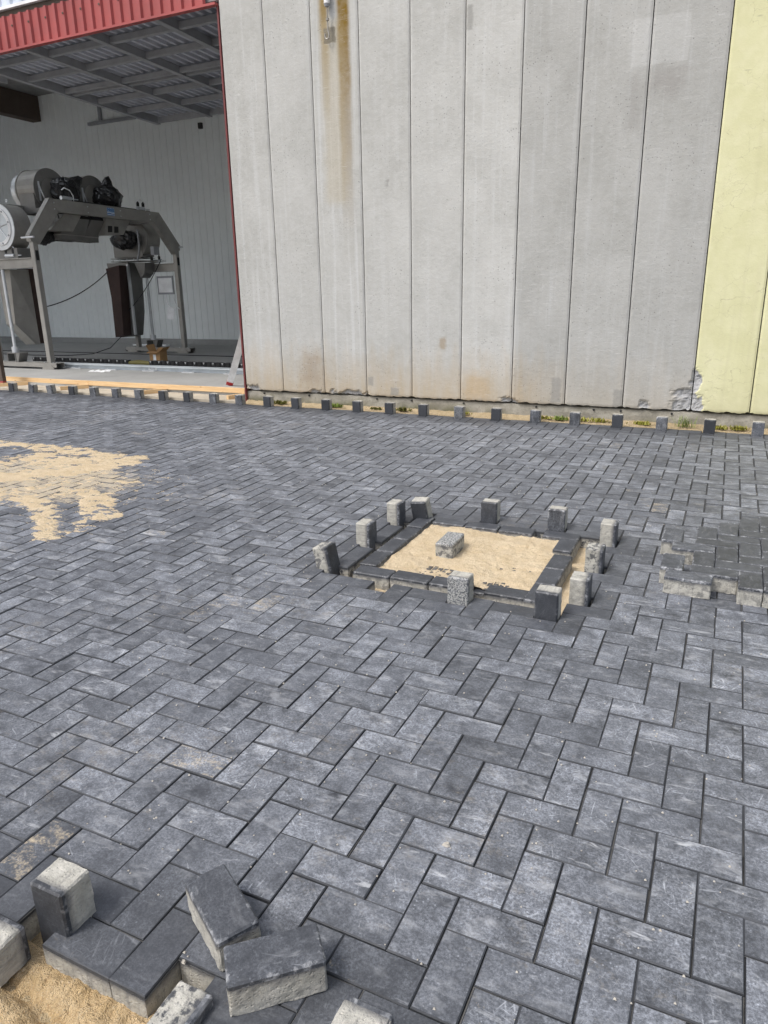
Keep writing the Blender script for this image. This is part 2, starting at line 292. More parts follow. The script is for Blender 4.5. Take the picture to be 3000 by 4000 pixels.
leaf('grass_green', (0.10, 0.17, 0.025), (0.24, 0.30, 0.05)); leaf('weed_yellow', (0.20, 0.22, 0.03), (0.36, 0.33, 0.06)); leaf('moss', (0.09, 0.10, 0.02), (0.20, 0.19, 0.04))
a = NT('added_skylight'); tr = a.n('ShaderNodeBsdfTranslucent'); tr.inputs[0].default_value = (.85, .88, .9, 1); a.t.links.new(tr.outputs[0], a.t.nodes['Material Output'].inputs[0]); M['added_skylight'] = a.m  # translucent sheet for the skylights added as hall fill light
a = NT('fan_window', 0.25); M['fan_glass'] = a.out((0.62, 0.66, 0.68))

# ------------------------------------------------------------------ mesh helper
class MB:
    def __init__(s): s.v = []; s.f = []; s.mi = []
    def add(s, vs, fs, mi=0):
        b = len(s.v); s.v += [tuple(p) for p in vs]; s.f += [[b+i for i in f] for f in fs]; s.mi += [mi]*len(fs); return s
    def box(s, x0, x1, y0, y1, z0, z1, mi=0, bev=0.0):
        if bev:
            return s.prism([(x0+bev, y0), (x1-bev, y0), (x1, y0+bev), (x1, y1-bev), (x1-bev, y1), (x0+bev, y1), (x0, y1-bev), (x0, y0+bev)], z0, z1, 'z', mi)
        return s.add([(x, y, z) for z in (z0, z1) for (x, y) in ((x0, y0), (x1, y0), (x1, y1), (x0, y1))],
                     [(3, 2, 1, 0), (4, 5, 6, 7), (0, 1, 5, 4), (1, 2, 6, 5), (2, 3, 7, 6), (3, 0, 4, 7)], mi)
    def prism(s, poly, a, b, axis, mi=0):
        n = len(poly)
        def P(p, t): return {'z': (p[0], p[1], t), 'y': (p[0], t, p[1]), 'x': (t, p[0], p[1])}[axis]
        return s.add([P(p, a) for p in poly] + [P(p, b) for p in poly],
                     [list(range(n))[::-1], list(range(n, 2*n))] + [(i, (i+1) % n, n+(i+1) % n, n+i) for i in range(n)], mi)
    def tube(s, pts, r, n=8, mi=0, caps=True):
        pts = [Vector(p) for p in pts]; rs = r if isinstance(r, (list, tuple)) else [r]*len(pts); vs = []; fs = []
        t0 = (pts[1]-pts[0]).normalized(); ref = Vector((0, 0, 1)) if abs(t0.z) < 0.9 else Vector((1, 0, 0)); u = t0.cross(ref).normalized()
        for i, p in enumerate(pts):
            t = (pts[min(i+1, len(pts)-1)]-pts[max(i-1, 0)]).normalized(); u = (u - t*u.dot(t)).normalized(); v = t.cross(u)
            vs += [p + (u*math.cos(2*PI*k/n) + v*math.sin(2*PI*k/n))*rs[i] for k in range(n)]
        for i in range(len(pts)-1): fs += [(i*n+k, i*n+(k+1) % n, (i+1)*n+(k+1) % n, (i+1)*n+k) for k in range(n)]
        if caps: fs += [list(range(n))[::-1], [(len(pts)-1)*n+k for k in range(n)]]
        return s.add(vs, fs, mi)
    def ring(s, c, axis, r0, r1, h, n=32, mi=0):            # flat annulus of thickness h along axis
        vs = []; fs = []
        for k in range(n):
            ca, sa = math.cos(2*PI*k/n), math.sin(2*PI*k/n)
            for (r, t) in ((r0, 0), (r1, 0), (r1, h), (r0, h)):
                vs.append({'y': (c[0]+r*ca, c[1]+t, c[2]+r*sa), 'x': (c[0]+t, c[1]+r*ca, c[2]+r*sa), 'z': (c[0]+r*ca, c[1]+r*sa, c[2]+t)}[axis])
        for k in range(n):
            q = (k+1) % n
            for j in range(4): fs.append((4*k+j, 4*k+(j+1) % 4, 4*q+(j+1) % 4, 4*q+j))
        return s.add(vs, fs, mi)
    def mesh(s, name, mats, origin=(0, 0, 0), smooth=False):
        me = bpy.data.meshes.new(name); o = origin
        me.from_pydata([(x-o[0], y-o[1], z-o[2]) for x, y, z in s.v], [], s.f)
        for m in (mats if isinstance(mats, list) else [mats]): me.materials.append(M[m])
        me.polygons.foreach_set('material_index', s.mi)
        if smooth: me.polygons.foreach_set('use_smooth', [True]*len(me.polygons))
        me.validate(); me.update(); return me
    def build(s, name, mats, parent=None, origin=None, smooth=False, mw=None):
        if origin is None: origin = parent['org'] if parent is not None and 'org' in parent else (0, 0, 0)
        o = bpy.data.objects.new(name, s.mesh(name, mats, origin, smooth)); C.objects.link(o)
        if parent is not None: o.parent = parent
        elif mw is not None: o.matrix_world = mw @ Matrix.Translation(origin)
        else: o.location = origin
        if parent is not None and 'org' in parent: o['org'] = list(parent['org'])
        return o
def tag(o, label, cat, group=None):
    o['label'] = label; o['category'] = cat
    if group: o['group'] = group
    return o
def structure(o): o['kind'] = 'structure'; return o
def stuff(o): o['kind'] = 'stuff'; return o
def empty(name, loc, label=None, cat=None, group=None):
    o = bpy.data.objects.new(name, None); C.objects.link(o); o.location = loc; o.empty_display_size = 0.2; o['org'] = list(loc)
    if label: tag(o, label, cat, group)
    return o
def fbm(x, y, z=0.0, o=4): return noise.fractal(Vector((x, y, z)), 1.0, 2.0, o)
def smooth(a, b, x):
    t = max(0, min(1, (x-a)/(b-a))); return t*t*(3-2*t)

# ================================================================== YARD
b = MB(); b.add([(-300, -300, -0.10), (300, -300, -0.10), (300, 16, -0.10), (-300, 16, -0.10)], [(0, 1, 2, 3)])
structure(b.build('ground', 'ground', mw=GM))
b = MB(); b.add([(-14, -1.3, -0.080), (5, -1.3, -0.080), (5, 6.02, -0.080), (-14, 6.02, -0.080)], [(0, 1, 2, 3)])
pavement = structure(b.build('pavement', 'bedding', mw=GM))
def warp(i, j):
    q = max(0.0, j)/59.0
    return 0.1*(i - 0.3*q*q), 0.1*(j - 0.4*q*q)
def paver_v(L, Wd, ch=0.0045, top=0.0, bot=-0.085):      # laid paver: 16 vertices, dark face, grey core
    x, y = L/2, Wd/2; vs = []
    for (z, d) in ((bot, 0), (top-0.013, 0), (top-ch, 0), (top, ch)):
        vs += [(-x+d, -y+d, z), (x-d, -y+d, z), (x-d, y-d, z), (-x+d, y-d, z)]
    fs = []; mi = []
    for r in range(3):
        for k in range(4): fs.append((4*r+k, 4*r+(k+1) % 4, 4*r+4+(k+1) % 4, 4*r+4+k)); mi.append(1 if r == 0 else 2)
    fs.append((12, 13, 14, 15)); mi.append(0); return vs, fs, mi
PV = []                                                     # (centre x, y, horizontal?, i, j)
def in_pit(i, j): return -18 <= i < -7 and 17 <= j < 27
for i in range(-140, 45):
    for j in range(-4, 60):
        d = (i+j+2) % 4
        if d == 0: cells = ((i, j), (i+1, j)); hz = True
        elif d == 2: cells = ((i, j), (i, j+1)); hz = False
        else: continue
        if any(in_pit(*c) for c in cells) or any(c[1] > 59 for c in cells): continue
        x0, y0 = warp(cells[0][0], cells[0][1]); x1, y1 = warp(cells[1][0]+1, cells[1][1]+1)
        PV.append(((x0+x1)/2, (y0+y1)/2, hz, i, j))
rr = random.Random(7)
def bloom_of(x, y):                                         # newly laid rims are clean, the walked-on middle is scuffed and dusty
    f = 1.0
    f *= 0.30 + 0.70*(1-smooth(5.45, 5.85, y))
    dx = max(-1.8-x, 0, x+0.7); dy = max(1.7-y, 0, y-2.7); f *= 0.28 + 0.72*smooth(0.06, 0.30, math.hypot(dx, dy))
    f *= 0.25 + 0.75*smooth(-0.36, 0.06, y + 0.10*fbm(x*2, y*2)) if x < -0.5 else 1.0
    return max(0.12, min(1.1, f*(0.60+0.58*rr.random()) + 0.16*fbm(x*1.1, y*1.1, 3)))
def dust_of(x, y):
    d = 0.0
    for (cx, cy, r) in DUST: d = max(d, 1-smooth(r*0.3, r*1.3+.05, math.hypot(x-cx, y-cy)))
    return max(d*rr.uniform(.25, .85), 1.2*(1-smooth(0.35, 0.88, math.hypot((x+4.95)*.60, y-2.45))))
def area(p):
    x, y, hz, i, j = p; a_, b_ = (0.1, 0.05) if hz else (0.05, 0.1)
    q = [gproj((x+sx*a_, y+sy*b_, 0)) for sx, sy in ((-1, -1), (1, -1), (1, 1), (-1, 1))]
    if any(t is None for t in q): return 0
    q = [(min(max(u, 0), 3000), min(max(v, 0), 4000)) for u, v in q]
    return abs(sum(q[k][0]*q[(k+1) % 4][1]-q[(k+1) % 4][0]*q[k][1] for k in range(4)))/2
b = MB()
for (x, y, hz, i, j) in PV:
    a_, c_ = (0.1, 0.05) if hz else (0.05, 0.1); zf = -0.0075 + rr.uniform(-.003, .003)
    b.add([(x-a_, y-c_, zf), (x+a_, y-c_, zf), (x+a_, y+c_, zf), (x-a_, y+c_, zf)], [(0, 1, 2, 3)])
stuff(b.build('joint_sand', 'joint_fill', pavement))
PV.sort(key=area, reverse=True)
near, far = PV[:300], PV[300:]
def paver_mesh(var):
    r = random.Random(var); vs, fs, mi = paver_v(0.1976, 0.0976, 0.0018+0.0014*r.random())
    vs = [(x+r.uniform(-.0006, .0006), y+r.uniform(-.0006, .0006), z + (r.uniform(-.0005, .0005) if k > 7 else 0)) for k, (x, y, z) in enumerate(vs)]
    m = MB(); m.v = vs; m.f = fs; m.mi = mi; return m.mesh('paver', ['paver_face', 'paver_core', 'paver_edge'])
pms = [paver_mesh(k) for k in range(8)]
for (x, y, hz, i, j) in near:
    o = bpy.data.objects.new('paver', rr.choice(pms)); C.objects.link(o); o.parent = pavement
    o.location = (x+rr.uniform(-.0012, .0012), y+rr.uniform(-.0012, .0012), rr.uniform(-.0022, .0012))
    o.rotation_euler = (rr.gauss(0, .004), rr.gauss(0, .004), (0 if hz else PI/2) + rr.gauss(0, .005) + rr.choice((0, PI)))
    o.color = (bloom_of(x, y), 0.3, dust_of(x, y), 1)
b = MB(); at = []; ab = []; ad = []
for (x, y, hz, i, j) in far:
    vs, fs, mi = paver_v(0.1970, 0.0970, .0042); zz = rr.uniform(-.0025, .0012); an = rr.gauss(0, .005); tx, ty = rr.gauss(0, .005), rr.gauss(0, .005)
    ca, sa = math.cos(an), math.sin(an); out = []
    for (px, py, pz) in vs:
        if not hz: px, py = -py, px
        out.append((x+px*ca-py*sa, y+px*sa+py*ca, pz+zz+px*tx+py*ty))
    base = len(b.v); b.v += out; b.f += [[base+k for k in f] for f in fs]; b.mi += mi
    at += [rr.random()]*len(fs); ab += [bloom_of(x, y)]*len(fs); ad += [dust_of(x, y)]*len(fs)
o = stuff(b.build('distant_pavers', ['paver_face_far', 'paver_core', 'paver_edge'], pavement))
for nm, vals in (('rnd', at), ('bloom', ab), ('dust', ad)):
    q = o.data.attributes.new(nm, 'FLOAT', 'FACE'); q.data.foreach_set('value', vals)

# --- heightfield sheets of sand
def field(name, x0, x1, y0, y1, step, fn, mat, parent=None, keep=None):
    nx, ny = int(round((x1-x0)/step)), int(round((y1-y0)/step)); idx = {}; vs = []; fs = []
    H = np.zeros((nx+1, ny+1)); K = np.ones((nx+1, ny+1), bool)
    for i in range(nx+1):
        for j in range(ny+1):
            x, y = x0+(x1-x0)*i/nx, y0+(y1-y0)*j/ny; H[i, j] = fn(x, y)
            if keep is not None: K[i, j] = H[i, j] > keep
    def vid(i, j):
        if (i, j) not in idx: idx[i, j] = len(vs); vs.append((x0+(x1-x0)*i/nx, y0+(y1-y0)*j/ny, H[i, j]))
        return idx[i, j]
    for i in range(nx):
        for j in range(ny):
            if K[i, j] or K[i+1, j] or K[i, j+1] or K[i+1, j+1]: fs.append((vid(i, j), vid(i+1, j), vid(i+1, j+1), vid(i, j+1)))
    m = MB(); m.add(vs, fs); o = m.build(name, mat, smooth=True, mw=GM)
    stuff(o); return o
# spilled jointing sand on the left
BANDS = [([(-7.6, 3.2), (-6.35, 3.30), (-5.56, 3.33), (-5.07, 3.29), (-4.68, 3.27)], .11, 1.0), ([(-5.9, 2.2), (-5.18, 2.42), (-4.99, 2.58), (-4.82, 2.79), (-4.70, 3.02), (-4.66, 3.22)], .15, 1.15),
         ([(-5.51, 3.02), (-5.04, 3.02), (-4.77, 3.14)], .20, 1.0), ([(-6.6, 2.9), (-5.5, 2.85), (-5.0, 2.85)], .14, .75), ([(-4.45, 2.06), (-4.20, 1.96), (-3.93, 1.76), (-3.75, 1.63), (-3.73, 1.56)], .09, 1.0),
         ([(-4.24, 2.38), (-3.98, 2.16), (-3.75, 1.93), (-3.59, 1.72), (-3.60, 1.62), (-3.66, 1.55)], .07, .92), ([(-4.02, 2.34), (-3.81, 2.14), (-3.61, 1.96)], .075, 1.0),
         ([(-4.69, 2.32), (-4.60, 2.42)], .07, .85), ([(-4.20, 2.65), (-4.12, 2.68)], .05, .8), ([(-4.68, 3.29), (-4.47, 3.29)], .05, .75), ([(-5.5, 1.9), (-4.9, 2.1), (-4.6, 2.0)], .12, .8)]
def seg(px, py, a, c):
    vx, vy = c[0]-a[0], c[1]-a[1]; t = max(0, min(1, ((px-a[0])*vx+(py-a[1])*vy)/(vx*vx+vy*vy))); return math.hypot(px-a[0]-t*vx, py-a[1]-t*vy)
def spill(x, y):
    wx, wy = x+0.06*fbm(x*5, y*5, 1, 3), y+0.06*fbm(x*5, y*5, 2, 3); d = 0.0
    for pl, r, s in BANDS:
        if abs(wy-pl[0][1]) > 2.5: continue
        q = min(seg(wx, wy, pl[k], pl[k+1]) for k in range(len(pl)-1)); d = max(d, s*(1-smooth(r*0.35, r*1.9, q)))
    e = math.hypot((x+4.9)*0.55, (y-2.45)*1.05); film = 0.50*(1-smooth(0.40, 1.05, e)); d = max(d, film) + film*0.15
    h = -0.0094 + 0.0104*d + 0.0055*fbm(x*11, y*19, 5, 5) + 0.0062*noise.noise(Vector((x*105, y*105, 0)))
    if e < 0.92: h = max(h, -0.0050 - 0.004*smooth(0.62, 0.92, e+0.25*fbm(x*4, y*4, 9, 3)))
    return min(h, 0.007 + 0.003*fbm(x*20, y*20, 8, 3))
o = field('spilled_sand', -6.75, -3.3, 1.32, 3.60, 0.0082, spill, 'sand_dry', keep=-0.0062)
o['label'] = 'pale jointing sand swept in streaks over the pavers at left'
# --- middle pit: bedding of the moat, sand in the square
o = field('moat_sand', -1.99, -0.58, 1.58, 2.84, 0.012, lambda x, y: -0.068 + 0.006*fbm(x*12, y*12) + 0.002*fbm(x*60, y*60, 2) + 0.02*smooth(-0.80, -0.72, x)*smooth(2.6, 1.8, y) , 'sand_dry')
o['label'] = 'dry sand in the trench round the square brick frame'
PATCH = [(-1.36, 1.975, .12, .07), (-1.04, 1.905, .17, .055), (-1.02, 2.14, .13, .035), (-1.2, 2.4, .05, .015), (-1.08, 2.45, .07, .016)]
def pit(x, y):
    h = -0.015 + 0.012*fbm(x*6, y*6, 3) + 0.0045*fbm(x*34, y*34, 4, 4) + 0.0015*noise.noise(Vector((x*150, y*150, 1))) + 0.010*math.exp(-((x+1.45)**2+(y-2.5)**2)/0.03)
    for (cx, cy, rx, ry) in PATCH:
        e = math.hypot((x-cx)/rx, (y-cy)/ry) + 0.5*fbm(x*22, y*22, 6, 3); h -= 0.0125*(1-smooth(0.5, 1.2, e))
    e = math.hypot(x+1.475, y-2.115); h -= 0.02*(1-smooth(0.006, 0.014, e)); e = math.hypot(x+1.05, y-2.47); h -= 0.02*(1-smooth(0.005, 0.011, e))
    return h
o = field('pit_sand', -1.675, -0.885, 1.845, 2.625, 0.0062, pit, 'sand_dry'); o['label'] = 'dry sand covering the square inside the brick frame'
b = MB(); r5 = random.Random(3)
b.box(-1.66, -.90, 1.86, 2.61, -.06, -.0335)
for gx in range(26):
    for gy in range(26):
        x, y = -1.645+gx*.0288, 1.875+gy*.0288; b.box(x-.0105, x+.0105, y-.0105, y+.0105, -.034, -.0262+r5.uniform(-.0022, .001))
o = b.build('rubber_mat', 'mat_rubber', mw=GM); tag(o, 'black studded rubber mat showing through the sand in the square pit', 'mat')
# --- pit at the lower left
def pit2(x, y):
    h = -0.060 + 0.085*smooth(-0.46, -0.78, y)*smooth(-1.0, -1.5, x) - 0.022*math.exp(-((y+0.485+0.25*(x+1.25)*0.5)/0.022)**2)
    h += 0.014*fbm(x*13, y*13, 1, 4) + 0.0090*fbm(x*42, y*42, 2, 3) + 0.0060*abs(noise.noise(Vector((x*95, y*95, 3))))
    return h
o = field('trench_sand', -2.3, -0.95, -1.25, -0.375, 0.0062, pit2, 'sand_damp'); o['label'] = 'damp yellow bedding sand in the open trench at lower left'
o = field('wall_foot_sand', -5.55, 3.0, 5.975, 6.19, 0.012, lambda x, y: -0.012 + 0.012*fbm(x*5, y*5, 1) + 0.006*fbm(x*40, y*40, 2, 3) + 0.03*smooth(6.10, 6.19, y), 'bedding')
o['label'] = 'strip of dirty sand between pavers and wall foot'

# --- loose bricks (full-detail mesh)
def brick_mesh(seed):
    r = random.Random(seed); L, Wd, Hh = 0.197, 0.097, 0.080
    ax = [0, .0045] + [L*k/12 for k in range(1, 12)] + [L-.0045, L]; ay = [0, .0045] + [Wd*k/6 for k in range(1, 6)] + [Wd-.0045, Wd]
    az = [0, .004] + [.012, .024, .036, .048, .058, .0665] + [Hh]
    nx, ny, nz = len(ax)-1, len(ay)-1, len(az)-1; idx = {}; vs = []; fs = []; mi = []
    def vid(i, j, k):
        if (i, j, k) in idx: return idx[i, j, k]
        x, y, z = ax[i]-L/2, ay[j]-Wd/2, az[k]-Hh
        ex, ey = i in (0, nx), j in (0, ny)
        if k == nz and (ex or ey): z -= 0.0045
        n3 = Vector((x*45+seed*9, y*45, z*45)); ro = 0.0009*noise.noise(n3) if k >= 7 else 0.0016*noise.noise(n3) + 0.0011*noise.noise(n3*3.3)
        if ex and ey:
            x *= 1-0.0022/abs(x); y *= 1-0.0022/abs(y)
        if ex: x += ro
        if ey: y += ro
        if k <= 1 and (ex or ey):
            t = 0.0028*noise.noise(Vector((x*190+seed, y*190, 5))); z += t*1.2 - (0.001 if k == 0 else 0)
            if k == 0:
                if ex: x += t*0.9
                if ey: y += t*0.9
        if k == 0 and not (ex or ey): z += 0.0012*noise.noise(n3*2)
        idx[i, j, k] = len(vs); vs.append((x, y, z)); return idx[i, j, k]
    def q(a_, b_, c_, d_, m_): fs.append((vid(*a_), vid(*b_), vid(*c_), vid(*d_))); mi.append(m_)
    for i in range(nx):
        for j in range(ny): q((i, j, nz), (i+1, j, nz), (i+1, j+1, nz), (i, j+1, nz), 0); q((i, j, 0), (i, j+1, 0), (i+1, j+1, 0), (i+1, j, 0), 1)
    for k in range(nz):
        m_ = 0 if k >= nz-1 else 1
        for i in range(nx): q((i, 0, k), (i+1, 0, k), (i+1, 0, k+1), (i, 0, k+1), m_); q((i, ny, k), (i, ny, k+1), (i+1, ny, k+1), (i+1, ny, k), m_)
        for j in range(ny): q((0, j, k), (0, j, k+1), (0, j+1, k+1), (0, j+1, k), m_); q((nx, j, k), (nx, j+1, k), (nx, j+1, k+1), (nx, j, k+1), m_)
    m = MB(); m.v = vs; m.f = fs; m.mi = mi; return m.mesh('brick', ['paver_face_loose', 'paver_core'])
BM = [brick_mesh(k) for k in range(5)]; rb = random.Random(21)
def put_brick(name, mat_local, label, group=None, bloom=0.4, stain=0.3):
    o = bpy.data.objects.new(name, rb.choice(BM)); C.objects.link(o); o.matrix_world = GM @ mat_local; o.color = (bloom, stain, 0, 1)
    tag(o, label, 'paver', group); return o
def stand(x, y, face, z=-0.079, tilt=(0, 0)):               # brick on end; x,y centre of foot; face = yaw of the dark face
    f = Vector((math.cos(face), math.sin(face), 0)); u = Vector((0, 0, 1)); s_ = f.cross(u)
    m = Matrix(((u.x, s_.x, f.x, 0), (u.y, s_.y, f.y, 0), (u.z, s_.z, f.z, 0), (0, 0, 0, 1)))
    return Matrix.Translation((x, y, z)) @ Matrix.Rotation(tilt[0], 4, 'X') @ Matrix.Rotation(tilt[1], 4, 'Y') @ Matrix.Translation((f.x*.04, f.y*.04, .0985)) @ m
def lie(x, y, z, yaw=0, tx=0, ty=0):                        # x,y centre, z = top of face
    return Matrix.Translation((x, y, z)) @ Matrix.Rotation(yaw, 4, 'Z') @ Matrix.Rotation(tx, 4, 'X') @ Matrix.Rotation(ty, 4, 'Y')
ORD = ['first', 'second', 'third', 'fourth', 'fifth', 'sixth', 'seventh', 'eighth', 'ninth', 'tenth', 'eleventh', 'twelfth', 'thirteenth', 'fourteenth', 'fifteenth', 'sixteenth',
       'seventeenth', 'eighteenth', 'nineteenth', 'twentieth', 'twenty-first', 'twenty-second', 'twenty-third', 'twenty-fourth', 'twenty-fifth']
SPK = {1: .5, 2: 1.0, 4: .9, 5: .8, 6: .9, 9: .9, 10: .7, 17: 1.0, 19: .8, 20: .5, 22: .9, 24: .7}
for k in range(25):
    x, y = warp(1+4*(k-24), 59)
    place = 'before the hall doorway' if k < 11 else 'by the concrete wall'
    tl = (rb.gauss(0, .012), rb.gauss(0, .015))
    if k == 1: tl = (0.02, 0.14)
    if k == 2: tl = (0.02, -0.10)
    if k == 0: tl = (0, 0.05)
    put_brick('standing_paver', stand(x+.052+rb.uniform(-.004, .004), y+.058, -PI/2+rb.uniform(-.07, .07), tilt=tl),
              'dark paver on end %s, %s from left in row' % (place, ORD[k]), 'pavers standing on end along the building', SPK.get(k, .10)*.72, .35)
def std(cx, cy, face, label, bloom, stain, tilt=(0, 0)):
    put_brick('standing_paver', stand(cx, cy, face, tilt=tilt), label, 'pavers standing on end round the square pit', bloom, stain)
std(-1.885, 1.775, 0, 'paver leaning on end at the near left corner of the square pit', .15, .8, (0, -0.20))
std(-1.885, 2.175, 0, 'upright paver midway along the left side of the square pit', .45, .1)
std(-1.885, 2.575, 0, 'upright paver toward the far end of the pit left side', .3, .1)
std(-1.755, 2.71, -PI/2, 'tilted paver on end at the far left corner of the square pit', .12, .1, (0.20, -0.10))
std(-1.365, 2.79, -PI/2, 'upright paver with clean black face behind the square pit', .2, .1)
std(-0.965, 2.79, -PI/2, 'upright paver with chalky black face behind the square pit, right one', .52, .2)
std(-0.655, 2.65, 0.0, 'upright paver beyond the far right corner of the square pit', .4, .15)
std(-0.660, 2.245, 0.0, 'upright paver right of the pit with a black smear on its side', .4, .9)
std(-0.655, 1.850, 0.0, 'upright pale paver right of the pit near the sand slot', .3, .2)
std(-0.755, 1.648, -PI/2, 'upright paver with smooth black face at the near right pit corner', .12, .1)
std(-1.152, 1.655, -PI/2, 'upright paver with speckled black and white face at the near pit edge', 1.3, .2)
put_brick('loose_paver', lie(-1.418, 2.24, .062, PI/2+.02) , 'paver lying on the sand inside the square pit', None, 1.2, .8)
FR = [(-1.655, 1.80, 0, 0), (-1.452, 1.803, 0, 0), (-1.25, 1.803, 0, 0), (-.977, 1.806, 0, 0)]
for n_, (x, y, a_, z) in zip(('at the near left corner', 'second from the left on the near side', 'behind the speckled upright paver on the near side', 'at the right end of the near side'), FR):
    put_brick('frame_paver', lie(x, y, .006+rb.uniform(-.002, .002), rb.uniform(-.012, .012)), 'flat paver framing the pit, '+n_, 'pavers framing the square pit', .2, .5)
for n_, y in zip(('nearest on the right side', 'second on the right side', 'third on the right side', 'farthest on the right side'), (1.845, 2.05, 2.253, 2.51)):
    put_brick('frame_paver', lie(-.838 - (.02 if y > 2.4 else 0), y, .008, PI/2+rb.uniform(-.015, .015)), 'flat paver framing the pit, '+n_, 'pavers framing the square pit', .2, .5)
for n_, x in zip(('leftmost on the far side', 'second on the far side', 'third on the far side', 'rightmost on the far side'), (-1.572, -1.370, -1.165, -.912)):
    put_brick('frame_paver', lie(x, 2.665, .004, rb.uniform(-.015, .015)), 'flat paver framing the pit, '+n_, 'pavers framing the square pit', .2, .5)
for n_, y in zip(('nearest on the left side', 'second on the left side', 'third on the left side', 'farthest on the left side'), (1.965, 2.17, 2.377, 2.60)):
    put_brick('frame_paver', lie(-1.728 - (.01 if y > 2.5 else 0), y, .004, PI/2+rb.uniform(-.02, .02)), 'flat paver framing the pit, '+n_, 'pavers framing the square pit', .22, .5)
put_brick('sunken_paver', lie(-1.13, 1.86, -.028, .05), 'paver sunk low in the gap of the near pit frame', None, .2, .5)
# layer of pavers laid loose on the field, right edge
ST = [(-3.30, 20.68, 1, -.03), (-3.58, 21.80, 0, 0), (-3.30, 24.66, 1, .01), (-3.86, 25.70, 0, -.01)]
LB = ['loose paver at the near left end of the stacked layer, grey side showing', 'loose paver on the stacked layer left edge, behind the nearest one', 'loose paver bridging the gap on the stacked layer left side', 'loose paver at the far left corner of the stacked layer']
for (x, y, hz, an), lb in zip(ST, LB):
    cx, cy = (x+1, y+.5) if hz else (x+.5, y+1)
    put_brick('stacked_paver', lie(cx*.1, cy*.1, .0815, (0 if hz else PI/2)+an), lb, 'pavers laid loose on top of the yard', .5, .5)
for i in range(-2, 6):
    for j in range(21, 38):
        e = (i-j) % 4
        if e == 0: hz = True
        elif e == 3: hz = False
        else: continue
        if i == -2 and j < 22 and not hz: continue
        if hz and (j > i+28 or (i < 1 and j < 22)): continue
        if not hz and (j > i+29 or (i == -1 and j < 22)): continue
        if i == -1 and j == 20: continue
        cx, cy = (i+1-.27, j+.5-.37) if hz else (i+.5-.27, j+1-.37)
        if (gproj((cx*.1, cy*.1, .08)) or (9999, 0))[0] > 3150: continue
        cnt = sum(1 for q in C.objects if q.name.startswith('stacked_paver') and q.get('hz') == hz)
        lb = '%s dark paver in the loose upper layer, %s counting from its left side' % ('crosswise' if hz else 'lengthwise', ORD[cnt])
        if not hz and i == 0 and j == 21: lb = 'loose paver with its grey end facing out at the near edge of the upper layer'
        if hz and (i, j) == (-2, 22): lb = 'dark paver with shaded grey side at the near edge of the upper layer'
        put_brick('stacked_paver', lie(cx*.1+rb.uniform(-.001, .001), cy*.1, .0812+rb.uniform(-.001, .002), (0 if hz else PI/2)+rb.gauss(0, .006)), lb, 'pavers laid loose on top of the yard', .30, .4)['hz'] = hz
# lower left group
x, y = warp(-15, -4)
put_brick('standing_paver', stand(-1.405, -.325, -PI/2, tilt=(0, 0)), 'upright paver with black front and pale side at lower left', None, .15, .1)
put_brick('loose_paver', Matrix.Translation((-1.540, -.440, .035)) @ Matrix.Rotation(PI, 4, 'Z') @ Matrix.Rotation(PI/2, 4, 'X') @ Matrix.Translation((0, -.048, .04)), 'pale paver on its side at the left picture edge by the trench', None, .2, .05)
put_brick('loose_paver', lie(-1.052, -.203, .084, -0.53, 0.01, 0.0), 'tilted loose paver lying on the yard, left one of two', None, .32, .1)
put_brick('loose_paver', lie(-.872, -.263, .082, 0.72, 0, 0), 'loose paver lying flat on the yard, right one of two', None, .40, .25)
put_brick('loose_paver', Matrix.Translation((-1.000, -.452, .026)) @ Matrix.Rotation(PI/2, 4, 'Z') @ Matrix.Rotation(PI/2, 4, 'X') @ Matrix.Translation((0, -.0485, .04)), 'paver on its side with crumbly pale and black patches, bottom edge', None, .3, 1.0)
put_brick('standing_paver', stand(-.632, -.342, PI/2, tilt=(0.0, 0)), 'upright pale paver at the bottom edge, right of the loose pair', None, .3, .05)
# pebbles and chips
r6 = random.Random(5)
def chip(x, y, s, label):
    m = MB(); vs = []; n = 7
    for k in range(n): t = 2*PI*k/n; vs.append((x+s*math.cos(t)*r6.uniform(.6, 1.1), y+s*math.sin(t)*r6.uniform(.5, 1), 0.0))
    vs += [(x+(p[0]-x)*.6, y+(p[1]-y)*.6, s*r6.uniform(.5, .8)) for p in vs[:n]]
    m.add(vs, [list(range(n, 2*n))] + [(k, (k+1) % n, n+(k+1) % n, n+k) for k in range(n)]); o = m.build('stone_chip', 'pebble', mw=GM, origin=(x, y, 0)); tag(o, label, 'stone chip', 'stone chips on the pavers')
chip(-.685, .235, .012, 'largest pale stone chip lying on the near pavers'); chip(-1.08, -.305, .007, 'small white chip on a dark paver by the trench')
b = MB()
for k in range(900):
    y = r6.uniform(-.3, 4.2); x = r6.uniform(-1.6-.85*max(0, y), .35); s = r6.uniform(.0012, .0034)
    if -1.85 < x < -.65 and 1.65 < y < 2.8: continue
    b.add([(x-s, y-s, .0012), (x+s, y-s*.8, .0012), (x+s*.7, y+s, .0012), (x-s*.8, y+s*.8, .0012), (x, y, .0012+s*1.3)], [(0, 1, 4), (1, 2, 4), (2, 3, 4), (3, 0, 4)])
stuff(b.build('grit', 'pebble', mw=GM))['label'] = 'fine pale grit scattered over the pavers'

